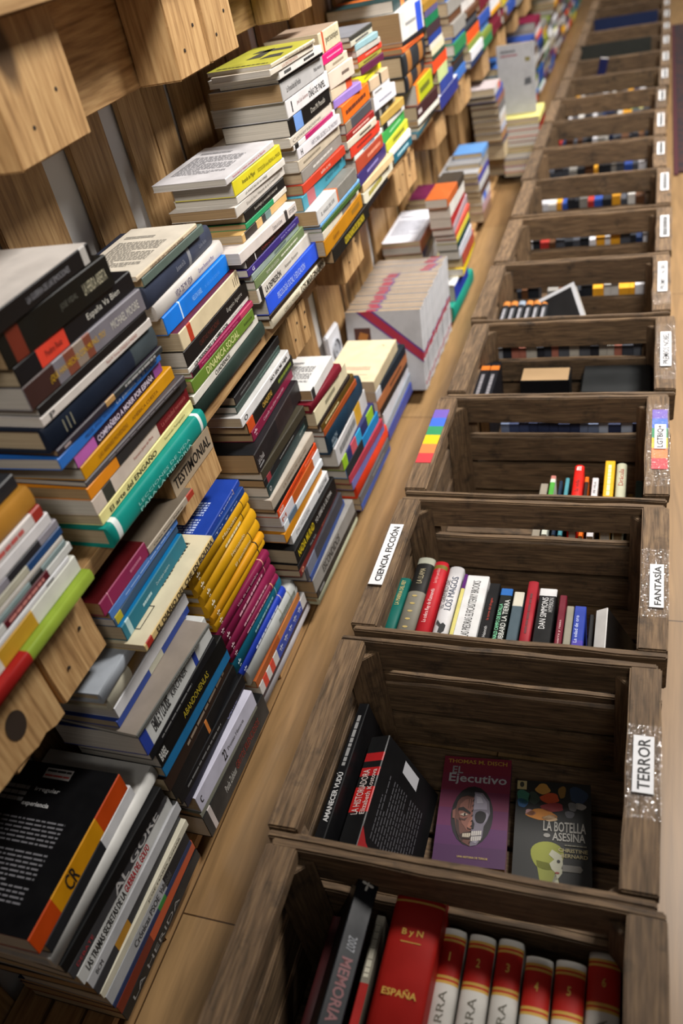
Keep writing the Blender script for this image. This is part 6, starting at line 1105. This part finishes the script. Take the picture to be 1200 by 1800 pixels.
for k in range(18):
    ox, oy, _ = crate_origin(k)
    root = thing('wooden_crate', CRATE_LABELS[k], 'crate', (ox, oy, 0), 'row of fruit crates')
    for nm, me in crate_parts(k if k < 5 else k % 3 + 5): mesh_obj(nm, me, root)
    rx0 = CW - RW
    def tape(a, c):
        bm = bmesh.new()
        bmesh.ops.create_grid(bm, x_segments=6, y_segments=16, size=0.5, matrix=Matrix.Translation((rx0 + RW / 2 + 0.001, (a + c) / 2, H + 0.0016)) @ Matrix.Diagonal((RW - 0.001, c - a, 1, 1)))
        rr = random.Random(k)
        for v in bm.verts: v.co.z += rr.uniform(-.0004, .0004)
        me = bpy.data.meshes.new('clear_tape'); bm.to_mesh(me); bm.free(); me.materials.append(tape_mat())
        mesh_obj('clear_tape', me, root, 'crinkled clear tape')
    if k == 1: paper(root, 0.389, 0.411, 0.11, 0.184, 'TERROR'); tape(0.08, 0.2)
    if k == 2:
        paper(root, 0.394, 0.412, 0.072, 0.156, 'FANTASÍA'); tape(0.055, 0.19)
        paper(root, 0.004, 0.0255, 0.078, 0.217, 'CIENCIA FICCIÓN')
    if k == 3:
        rainbow(root, 0.391, 0.4155, 0.066, 0.242); rainbow(root, 0.003, 0.0305, 0.072, 0.245)
        paper(root, 0.395, 0.413, 0.12, 0.192, 'LGTBIQ+'); tape(0.02, 0.26)
    if k == 4: paper(root, 0.391, 0.4105, 0.078, 0.214, 'PREMIOS NOBEL'); tape(0.03, 0.25)
    if k == 5: paper(root, 0.392, 0.4115, 0.083, 0.24, 'PREMIOS NOBEL'); tape(0.02, 0.09)
    if 5 < k < 17: paper(root, 0.392, 0.412, 0.08 + 0.01 * (k % 3), 0.22 + 0.012 * (k % 2), '', k)

# books in the crates
def vmark(ink, L, T, W, e):
    fr = lambda u, v: (e, L * .88 + u, T * .5 + v)
    n = 24; pts = []
    for i in range(n):
        a = 2 * math.pi * i / n
        r = 0.0045 + 0.0035 * math.cos(4 * a + 0.6)
        pts.append(fr(r * math.cos(a), r * math.sin(a) * 0.9))
    ink.add((pts, [tuple(range(n))]), flat('#d9d9d2'))
def hmark(ink, L, T, W, e):
    fr = lambda u, v: (e, L * .32 + u * L, T * .5 + v * T)
    ink.add(([fr(0.0, -.28), fr(.05, -.3), fr(.075, -.1), (fr(.06, .05)), fr(.1, .3), fr(.07, .34), fr(.03, .1), fr(-.02, .12), fr(-.03, -.1)], [tuple(range(9))]), flat('#17181a'))
def vert_text(ink, s, y, h, w, T, e, m):
    ink.add(text_geo(s, True, lambda u, v: (e, y + v, T / 2 + w / 2 - u), w, h), m)
for k, lab, x, y0, y1, z, t, tilt, kd, col, side, bands, text, hn, mk in CRATE_BOOKS:
    depth = min(z - FZ - 0.001, 0.145)
    L = y1 - y0
    if tilt: depth = min(depth / math.cos(R_(tilt)) - abs(t * math.sin(R_(tilt))), 0.17)
    gold = '#c9a04a'
    if hn:
        bands = [(0.715, 0.73, gold, 's'), (0.73, 0.74, '#b3221a', 's'), (0.74, 0.755, gold, 's'), (0.755, 0.93, '#b3221a', 's'), (0.93, 0.943, gold, 's'), (0.943, 0.953, '#b3221a', 's'), (0.953, 0.967, gold, 's')]
    # spine up: local x -> +Z, local y -> +Y, local z -> -X, then leaned about the Y axis at the base
    M0 = Matrix(((0, 0, -1, 0), (0, 1, 0, 0), (1, 0, 0, 0), (0, 0, 0, 1)))
    mt = Matrix.Translation((x + t, y0, z)) @ Matrix.Rotation(R_(tilt), 4, 'Y') @ M0
    def marks(ink, L, T, W, e, hn=hn, mk=mk, lab=lab):
        if mk == 1: vmark(ink, L, T, W, e)
        if mk == 2: hmark(ink, L, T, W, e)
        if 'pale script' in lab:
            fr = lambda u, v: (-u * W, v * L, -e)
            ink.add(([fr(.34, .86), fr(.62, .84), fr(.62, .95), fr(.34, .96)], [(0, 1, 2, 3)]), flat('#b9babf'))
            ink.add(dash_geo(lambda u, v: (-W * .12 - v, L * .25 + u, -e), L * .5, W * .7, random.Random(5), 16, (.05, .12), .3), flat('#55555a'))
            ink.add(([fr(0, .0), fr(.5, .0), fr(.3, .14), fr(.1, .2), fr(0, .28)], [(0, 1, 2, 3, 4)]), flat('#9c1f22'))
        if hn:
            vert_text(ink, str(hn), L * .83, 0.009, 0.004 if hn != 1 else 0.0015, T, e, flat('#d6ae55', 0.3, 'gilt', 0.7))
            ink.add(text_geo('NAVARRA', False, lambda u, v: (e, L * .3 + u, T * .35 + v), L * .38, T * .3), flat('#5a5648'))
    tx = text
    if lab.startswith('thick red leather'): 
        tx = []
        base = marks
        def marks(ink, L, T, W, e):
            g = flat('#d6ae55', 0.3, 'gilt', 0.6)
            vert_text(ink, 'B y N', L * .77, 0.0085, T * .42, T, e, g)
            vert_text(ink, 'ESPAÑA', L * .5, 0.0085, T * .66, T, e, g)
            ink.add(([(e, L * .745, T * .3), (e, L * .745, T * .7), (e, L * .749, T * .7), (e, L * .749, T * .3)], [(0, 1, 2, 3)]), g)
    make_book(lab, mt, L, t - 0.0003, depth, kd, col, 0, bands, tx, 0, 'books filed spine up in the crates', side=side or None, marks=marks)
# two paperbacks lying face up in the TERROR crate
def poly(ink, pts, hexc, fr, lift=0.0):
    ink.add(([fr(p[0], p[1], lift) for p in pts], [tuple(range(len(pts)))]), flat(hexc, 0.5))
def blob(cx, cy, rx, ry, n=20, wob=0.0, ph=0.0):
    return [(cx + rx * (1 + wob * math.sin(3 * a + ph)) * math.cos(a), cy + ry * (1 + wob * math.cos(2 * a + ph)) * math.sin(a)) for a in [2 * math.pi * i / n for i in range(n)]]
def face_up(label, x0, y0, w, h, T, z, pitch, col, draw, roll=0.0, yaw=0.0):
    """book lying on its back, spine at -X; cover drawn in (u right, v up) coordinates from 0..1"""
    # local frame: spine faces -X: local x -> -X, local y -> -Y, local z -> +Z
    mt = Matrix.Translation((x0, y0 + h, z)) @ Matrix.Translation((0, -h, 0)) @ Matrix.Rotation(R_(yaw), 4, 'Z') @ Matrix.Rotation(R_(pitch), 4, 'X') @ Matrix.Rotation(R_(roll), 4, 'Y') @ Matrix.Translation((0, h, 0)) @ Matrix.Rotation(R_(180), 4, 'Z')
    def marks(ink, L, T, W, e):
        fr = lambda u, v, l=0.0: (-u * W, L - v * L, T + e * (1 + l))
        draw(ink, fr, W, L)
    return make_book(label, mt, h, T, w, 'p', col, 0, (), (), 0, 'books filed spine up in the crates', marks=marks, pages='old')
def put(ink, s, fr, u0, v0, u1, v1, hexc, bold=True, lift=3.0):
    ink.add(text_geo(s, bold, lambda a, b: fr(u0 + a, v0 + b, lift), u1 - u0, v1 - v0), flat(hexc, 0.45))
def ejecutivo(ink, fr, W, L):
    for i in range(6): poly(ink, [(0, i / 6), (1, i / 6), (1, (i + 1) / 6), (0, (i + 1) / 6)], ['#43164a', '#4d1a52', '#5a1a4c', '#661a40', '#701a38', '#741a30'][i], fr)
    put(ink, 'THOMAS M. DISCH', fr, .06, .93, .94, .97, '#b08a3c')
    put(ink, 'EL', fr, .14, .83, .3, .9, '#8f8f94')
    put(ink, 'Ejecutivo', fr, .1, .72, .95, .83, '#a9aaae')
    poly(ink, blob(.49, .44, .3, .275), '#120e14', fr, 1)
    # one half a frowning man's face, the other half a skull
    poly(ink, [(.5, .66), (.36, .64), (.27, .56), (.24, .42), (.29, .29), (.38, .2), (.5, .165)], '#5e382e', fr, 2)
    poly(ink, [(.5, .6), (.38, .58), (.31, .53), (.3, .45), (.36, .36), (.44, .3), (.5, .3)], '#7d5044', fr, 3)
    poly(ink, [(.27, .4), (.31, .38), (.34, .28), (.4, .21), (.36, .2), (.29, .29)], '#351f1a', fr, 3)
    poly(ink, [(.5, .69), (.36, .68), (.25, .6), (.21, .5), (.25, .54), (.31, .6), (.4, .62), (.5, .61)], '#0d0b0d', fr, 4)
    poly(ink, [(.21, .47), (.25, .49), (.25, .4), (.22, .4)], '#7d5044', fr, 3)
    for a in (.43, .46): poly(ink, [(a, .59), (a + .012, .585), (a + .008, .5), (a, .5)], '#4a2a24', fr, 4)
    poly(ink, [(.29, .495), (.36, .51), (.47, .465), (.47, .445), (.36, .475), (.29, .475)], '#150d0a', fr, 4)
    poly(ink, [(.32, .435), (.38, .455), (.44, .44), (.38, .425)], '#b5a898', fr, 5); poly(ink, blob(.39, .44, .014, .014, 10), '#120e0c', fr, 6)
    poly(ink, [(.31, .41), (.38, .4), (.44, .42), (.4, .385), (.33, .39)], '#40251f', fr, 4)
    poly(ink, [(.5, .45), (.455, .37), (.44, .33), (.47, .318), (.5, .32)], '#94604f', fr, 4)
    poly(ink, [(.44, .33), (.47, .318), (.5, .318), (.5, .308), (.45, .312)], '#2c1713', fr, 5)
    poly(ink, [(.5, .292), (.4, .28), (.33, .25), (.38, .222), (.5, .225)], '#2c1310', fr, 4)
    for i in range(4): poly(ink, [(.385 + i * .029, .238), (.41 + i * .029, .237), (.41 + i * .029, .27 + i * .003), (.385 + i * .029, .267 + i * .003)], '#b5aa98', fr, 5)
    poly(ink, [(.5, .66), (.62, .655), (.72, .58), (.745, .47), (.71, .4), (.67, .35), (.66, .25), (.59, .18), (.5, .165)], '#6d6774', fr, 2)
    poly(ink, [(.51, .645), (.6, .64), (.69, .57), (.7, .5), (.6, .5), (.51, .49)], '#8d8896', fr, 3)
    poly(ink, [(.53, .62), (.6, .61), (.64, .56), (.55, .55)], '#a9a5b2', fr, 4)
    poly(ink, blob(.615, .43, .078, .058, 18, .06), '#0e0b10', fr, 4)
    poly(ink, [(.69, .48), (.73, .46), (.7, .4), (.66, .37), (.69, .42)], '#8d8896', fr, 3)
    poly(ink, [(.505, .4), (.54, .365), (.535, .32), (.505, .315)], '#141016', fr, 4)
    poly(ink, [(.52, .2), (.58, .195), (.65, .25), (.6, .24)], '#8d8896', fr, 3)
    for r, (va, vb) in enumerate(((.255, .297), (.208, .25))):
        for i in range(5):
            poly(ink, [(.507 + i * .029, va + i * .003), (.53 + i * .029, va + i * .004), (.53 + i * .029, vb + i * .003), (.507 + i * .029, vb + i * .002)], '#b9b4ae', fr, 4)
    for i in range(10): poly(ink, [(.488, .19 + i * .047), (.514, .203 + i * .047), (.512, .209 + i * .047), (.486, .196 + i * .047)], '#0e0c10', fr, 7)
    put(ink, 'UNA HISTORIA DE TERROR', fr, .34, .06, .76, .078, '#c9b25a', False)
def botella(ink, fr, W, L):
    poly(ink, [(0, 0), (1, 0), (1, 1), (0, 1)], '#121311', fr)
    poly(ink, [(.01, .9), (.14, .9), (.14, .99), (.01, .99)], '#b5a878', fr, 1)
    poly(ink, blob(.075, .95, .03, .03, 10), '#3a3a30', fr, 2)
    for b, c in (((.1, .82, .09, .08), '#2f6a58'), ((.09, .76, .07, .05), '#2a5a8a'), ((.24, .82, .08, .06), '#2c3a30'), ((.36, .92, .1, .05), '#b5863c'), ((.46, .83, .13, .05), '#b5461c'), ((.5, .74, .15, .045), '#8a2a30'), ((.35, .66, .2, .05), '#c07a26'), ((.47, .63, .1, .03), '#c9a880'),
                 ((.62, .9, .05, .07), '#7a5a24'), ((.83, .88, .12, .09), '#20324a'), ((.76, .76, .06, .05), '#6a6a6a'), ((.86, .77, .07, .035), '#8f8d88'), ((.72, .68, .06, .04), '#5a5a60'), ((.2, .67, .07, .03), '#b58a8a')):
        poly(ink, blob(*b, 18, .16, b[0] * 9), c, fr, 1)
    put(ink, 'LA BOTELLA', fr, .38, .5, .93, .6, '#a9a7a0')
    put(ink, 'ASESINA', fr, .5, .415, .92, .495, '#a9a7a0')
    poly(ink, blob(.43, .46, .045, .02, 12), '#8f8d88', fr, 2)
    poly(ink, blob(.44, .27, .21, .14, 24, .06), '#8a8f2a', fr, 1)
    poly(ink, [(.3, .22), (.34, .08), (.36, .02), (.6, .02), (.57, .12), (.5, .2)], '#7f8428', fr, 1)
    poly(ink, [(.5, .33), (.58, .3), (.63, .28), (.64, .2), (.63, .12), (.57, .06), (.5, .02), (.58, .02), (.6, .02), (.55, .12), (.5, .15), (.47, .2), (.53, .24), (.46, .28)], '#b5b59f', fr, 2)
    poly(ink, blob(.585, .225, .022, .016, 10), '#15150f', fr, 3)
    poly(ink, blob(.57, .12, .03, .01, 10), '#8a3a2c', fr, 3)
    put(ink, 'CHRISTINE', fr, .58, .315, .95, .35, '#b5aa7a'); put(ink, 'BERNARD', fr, .62, .265, .95, .3, '#b5aa7a')
    ink.add(dash_geo(lambda a, b: fr(.66 + a, .37 + b, 3.0), .28, .02, random.Random(1), 1, (.1, .2)), flat('#8a8878'))
    poly(ink, [(.64, .14), (.86, .14), (.89, .17), (.86, .2), (.64, .2), (.62, .17)], '#77756f', fr, 2)
face_up('purple paperback with half skull face lying in the TERROR crate', 0.137, 0.118, 0.0945, 0.16, 0.013, FZ + 0.004, 2, '#4d1a4a', ejecutivo, 0.0, 4.5)
face_up('black paperback with green face, lying in the TERROR crate', 0.241, 0.112, 0.098, 0.145, 0.013, FZ + 0.003, 2, '#131412', botella, 0.0, 4.5)
# PREMIOS NOBEL crates: dark volumes filed upright, a box-like book, lying volumes, an open book
def spine_up(label, x, y0, L, z, t, depth, kd, col, tilt=0, bands=(), text=(), side=None):
    M0 = Matrix(((0, 0, -1, 0), (0, 1, 0, 0), (1, 0, 0, 0), (0, 0, 0, 1)))
    mt = Matrix.Translation((x + t, y0, z)) @ Matrix.Rotation(R_(tilt), 4, 'Y') @ M0
    return make_book(label, mt, L, t - 0.0003, depth, kd, col, 0, bands, text, 0, 'books filed spine up in the crates', side=side)
ox, oy, _ = crate_origin(4)
ORD3 = ['first', 'second', 'third', 'fourth', 'fifth', 'sixth', 'seventh']
for i in range(2):
    spine_up('%s black orange-dotted volume in the box-book crate' % ORD3[i], ox + 0.0195 + i * 0.021, oy + 0.085, 0.19, 0.15, 0.02, 0.127, 'p', '#17171c', 0, [(.8, .9, '#c9702a', 's')], [('', '#77757a', .25, .7, .4)])
bx = thing('book', 'box-like black book with yellowed page tops standing in a crate', 'book', (ox + 0.112, oy + 0.19, FZ), 'books filed spine up in the crates')
box('cover', (0, 0, 0.0005), (0.103, 0.003, 0.128), cover_mat('#111112'), bx, bevel=0.0008)
box('back_cover', (0, 0.057, 0.0005), (0.103, 0.06, 0.128), cover_mat('#111112'), bx, bevel=0.0008)
box('spine', (0.1005, 0.003, 0.0005), (0.103, 0.057, 0.128), cover_mat('#111112'), bx, bevel=0.0004)
pg = box('pages', (0.002, 0.003, 0.002), (0.1, 0.057, 0.1265), page_mat('old'), bx)
z = FZ + 0.0005
for i in range(6):
    t = 0.0185
    M1 = Matrix.Translation((ox + 0.235 + 0.006 * (i % 2), oy + 0.168, z)) @ Matrix.Rotation(R_(-90), 4, 'Z')
    make_book('lying patterned-edge volume, %s up in the box-book crate' % ORD3[i], M1, 0.135, t - 0.0005, 0.112, 'h', ['#2a2a26', '#1c1f24', '#2c3028', '#22201c', '#1e2020', '#17191a'][i], 0, (), [('', '#8a8d80', .03, .97, .35)], 0, 'books filed spine up in the crates')
    z += t
GAPS = []
def gap_row(k, x0, x1, cols, zs, what, seed): GAPS.append((k, x0, x1, cols, zs, seed))
ORDN2 = ['first', 'second', 'third', 'fourth', 'fifth', 'sixth', 'seventh', 'eighth', 'ninth', 'tenth', 'eleventh', 'twelfth', 'thirteenth', 'fourteenth', 'fifteenth', 'sixteenth', 'seventeenth', 'eighteenth', 'nineteenth', 'twentieth', 'last but one', 'last']
gap_row(5, 0.03, 0.375, ['#2a2c33', '#55585f', '#8a8d92', '#b5b0a5', '#3d4048', '#a86a5a'], 0.158, 'behind the box-book crate', 9)
gap_row(4, 0.1, 0.375, ['#3a4464', '#56627e', '#2c3450', '#6a7690', '#a5aebe'], 0.162, 'behind the rainbow crate', 4)
ox, oy, _ = crate_origin(5)
for i in range(6):
    spine_up('%s black orange-topped volume in the open-book crate' % ORD3[i], ox + 0.03 + i * 0.019, oy + 0.08, 0.185, 0.152, 0.018, 0.13, 'r', '#1b1c20', 0, [(.86, .98, '#c07a3a' if i != 2 else '#8d99a8', 's')], [('', '#8a8a90', .3, .75, .4)])
op = thing('book', 'open black book with white border tilted in a crate', 'book', (ox + 0.145, oy + 0.14, FZ), 'books filed spine up in the crates')
me = box_mesh('cover', (0, 0, 0), (0.105, 0.16, 0.004), cover_mat('#141416'), bevel=0.001)
o = mesh_obj('cover', me, op); o.rotation_euler = (R_(25), R_(-24), R_(8)); o.location = (0.01, -0.02, 0.062)
me = box_mesh('pages', (0.002, 0.002, -0.016), (0.104, 0.158, -0.0002), page_mat('white'))
o2 = mesh_obj('pages', me, op); o2.rotation_euler = o.rotation_euler; o2.location = o.location
for q, (a, c) in enumerate((((0, 0.15, 0.0041), (0.105, 0.16, 0.0047)), ((0.095, 0, 0.0041), (0.105, 0.15, 0.0047)))):
    o3 = mesh_obj('white_border', box_mesh('white_border', a, c, flat('#a9aaae', 0.5, 'white_paper')), op); o3.rotation_euler = o.rotation_euler; o3.location = o.location
for i in range(5):
    spine_up('%s small red volume in the open-book crate' % ORD3[i], ox + 0.262 + i * 0.0215, oy + 0.078, 0.075, 0.155, 0.02, 0.133, 'p', '#8a2a2e', 0, [(.8, .86, '#b5655f', 's')], [('', '#c99a96', .3, .7, .3)])

# the far, blurred books: one mass beyond the individually built ones
PAL = ['#c9c7c4', '#d5d3cf', '#8d8a85', '#b5a98f', '#23262c', '#1c2f55', '#2f4fa0', '#a8322c', '#d9531f', '#c9b52c', '#2f7a4a', '#1f6a78', '#6a1a2c', '#5a3a24', '#e0a02a', '#4a4d55', '#3a6ab5', '#7a8a3a', '#d8d8de', '#7f1f3f', '#e6df8a', '#55406a']
FV, FF, FI = [], [], []
FM = [cover_mat(c, 0.42) for c in PAL] + [page_mat('white'), page_mat('cream')]
def far_colour(h):
    m = cover_mat(h, 0.42)
    if m not in FM: FM.append(m)
    return FM.index(m)
def fbox(lo, hi, mat):
    n = len(FV)
    for z in (lo[2], hi[2]):
        FV.extend([(lo[0], lo[1], z), (hi[0], lo[1], z), (hi[0], hi[1], z), (lo[0], hi[1], z)])
    for f in ((3, 2, 1, 0), (4, 5, 6, 7), (0, 1, 5, 4), (1, 2, 6, 5), (2, 3, 7, 6), (3, 0, 4, 7)):
        FF.append(tuple(n + a for a in f)); FI.append(mat)
def fbook(x, y0, y1, z, t, W, rng, pal=None):
    c = rng.choice(pal or range(len(PAL)))
    k = 0.0012
    fbox((x - W, y0, z), (x, y1, z + k), c); fbox((x - W, y0, z + t - k), (x, y1, z + t), c); fbox((x - k, y0, z + k), (x, y1, z + t - k), c)
    fbox((x - W + .002, y0 + .001, z + k), (x - k, y1 - .001, z + t - k), len(PAL) + (rng.random() < .4))
rng = random.Random(21)
def far_rows(y, yend, zb, hmin, hmax, xc, gap):
    while y < yend:
        w = rng.uniform(0.19, 0.25)
        zt = zb + rng.uniform(hmin, hmax); z = zb
        while z < zt:
            t = rng.uniform(0.011, 0.034)
            dy = rng.uniform(-.012, .012)
            fbook(xc + rng.uniform(-.012, .008), y + max(dy, 0) + rng.uniform(0, .012), y + w - max(-dy, 0), z, t, rng.uniform(.11, .14), rng)
            z += t + .0004
        y += w + rng.uniform(.006, gap)
for sid, lab, x, y0, y1, z, t, yaw, W, k, col, top, bands, text, blurb in BOOKS:
    if sid not in FAR_STACKS: continue
    c = far_colour(col); tp = far_colour(top) if top else c; q = 0.0012
    cuts = sorted({0.0, 1.0} | {b[0] for b in bands} | {b[1] for b in bands})
    fbox((x - W, y0, z), (x, y1, z + q), c); fbox((x - W, y0, z + t - q), (x, y1, z + t), tp)
    for a, b in zip(cuts, cuts[1:]):
        cc = c
        for bd in bands:
            if bd[0] <= (a + b) / 2 <= bd[1]: cc = far_colour(bd[2])
        fbox((x - q, y0 + a * (y1 - y0), z + q), (x, y0 + b * (y1 - y0), z + t - q), cc)
    fbox((x - W + .002, y0 + .001, z + q), (x - q, y1 - .001, z + t - q), len(PAL) + 1)
far_rows(2.2, 3.15, 0.530, 0.18, 0.3, -0.172, 0.02)
far_rows(3.2, 6.35, 0.530, 0.12, 0.3, -0.172, 0.05)
z = BASEZ
while z < 0.2455:
    t = min(rng.uniform(.015, .03), 0.2457 - z)
    fbook(-0.03, 2.935, 3.12, z, t - .0003, .14, rng); z += t
    if 0.2457 - z < .006: break
far_rows(3.14, 6.9, BASEZ, 0.16, 0.36, -0.17, 0.04)
# crates from the sixth on, and the hidden near sides of the earlier ones
for k in range(6, 18):
    ox, oy, _ = crate_origin(k)
    for rowi in (0, 1):
        x = ox + 0.03 + rng.uniform(0, .02); xe = ox + CW - 0.03
        pal = [9, 17, 10, 20] if (k == 11 and rowi) else None
        if rowi: x += rng.choice((0.0, 0.12, 0.2)); 
        while x < xe - 0.02:
            t = rng.uniform(0.012, 0.028)
            if x + t > xe: break
            hgt = rng.uniform(0.128, 0.142) if not rowi else rng.uniform(0.1, 0.14)
            if rng.random() < (0.95, 0.8)[rowi]:
                c = rng.choice(pal or [0, 1, 2, 4, 4, 4, 5, 15, 15, 18, 6, 7, 14, 13, 4, 15])
                y0 = oy + (0.002, 0.068)[rowi]; y1 = oy + (rng.uniform(0.055, 0.066), rng.uniform(0.12, 0.2))[rowi]
                fbox((x, y0, FZ), (x + .001, y1, FZ + hgt), c); fbox((x + t - .001, y0, FZ), (x + t, y1, FZ + hgt), c); fbox((x + .001, y0, FZ + hgt - .001), (x + t - .001, y1, FZ + hgt), c)
                fbox((x + .001, y0 + .001, FZ + .002), (x + t - .001, y1 - .001, FZ + hgt - .001), len(PAL) if rowi else c)
            x += t + .0006
for k, x0, x1, cols, zs, seed in GAPS:
    ox, oy, _ = crate_origin(k)
    rg = random.Random(seed); x = ox + x0
    while x < ox + x1:
        t = rg.uniform(.014, .024); zt = zs + rg.uniform(-.002, .003); c = far_colour(rg.choice(cols))
        for lo, hi, m in (((x, 0.001, FZ), (x + .001, 0.075, zt), c), ((x + t - .001, .001, FZ), (x + t, .075, zt), c), ((x + .001, .001, zt - .001), (x + t - .001, .075, zt), c), ((x + .001, .002, FZ + .002), (x + t - .001, .074, zt - .001), c)):
            fbox((lo[0], oy + lo[1], lo[2]), (hi[0], oy + hi[1], hi[2]), m)
        x += t + .0006
me = py_mesh('distant_book_mass', FV, FF, FM, FI)
o = mesh_obj('distant_book_mass', me)
tag(o, 'blurred colourful books of the far stacks and far crates', 'books')
o['kind'] = 'stuff'
# things poking out of the far crates
def far_thing(name, label, cat, k, lo, hi, col, rot=(0, 0, 0), page=True):
    ox, oy, _ = crate_origin(k)
    r = thing(name, label, cat, (ox + lo[0], oy + lo[1], lo[2]))
    r.rotation_euler = rot
    d = [hi[i] - lo[i] for i in range(3)]
    box('cover', (0, 0, 0), (d[0], 0.0025, d[2]), cover_mat(col), r, bevel=0.0008)
    box('back_cover', (0, d[1] - 0.0025, 0), (d[0], d[1], d[2]), cover_mat(col), r, bevel=0.0008)
    box('pages', (0.002, 0.0025, 0.002), (d[0] - 0.002, d[1] - 0.0025, d[2] - 0.002), page_mat('white'), r)
    return r
far_thing('folder', 'big dark olive folder leaning in a far crate', 'folder', 13, (0.03, 0.21, 0.03), (0.34, 0.225, 0.25), '#2a2c28', (R_(-6), 0, 0))
far_thing('folder', 'navy folder standing in the crate behind the olive folder', 'folder', 15, (0.05, 0.21, 0.03), (0.36, 0.225, 0.25), '#16254a', (R_(-6), 0, 0))
far_thing('book', 'leaning navy book with white top in a far crate', 'book', 12, (0.09, 0.21, 0.025), (0.125, 0.24, 0.26), '#1f2350', (0, R_(12), 0))
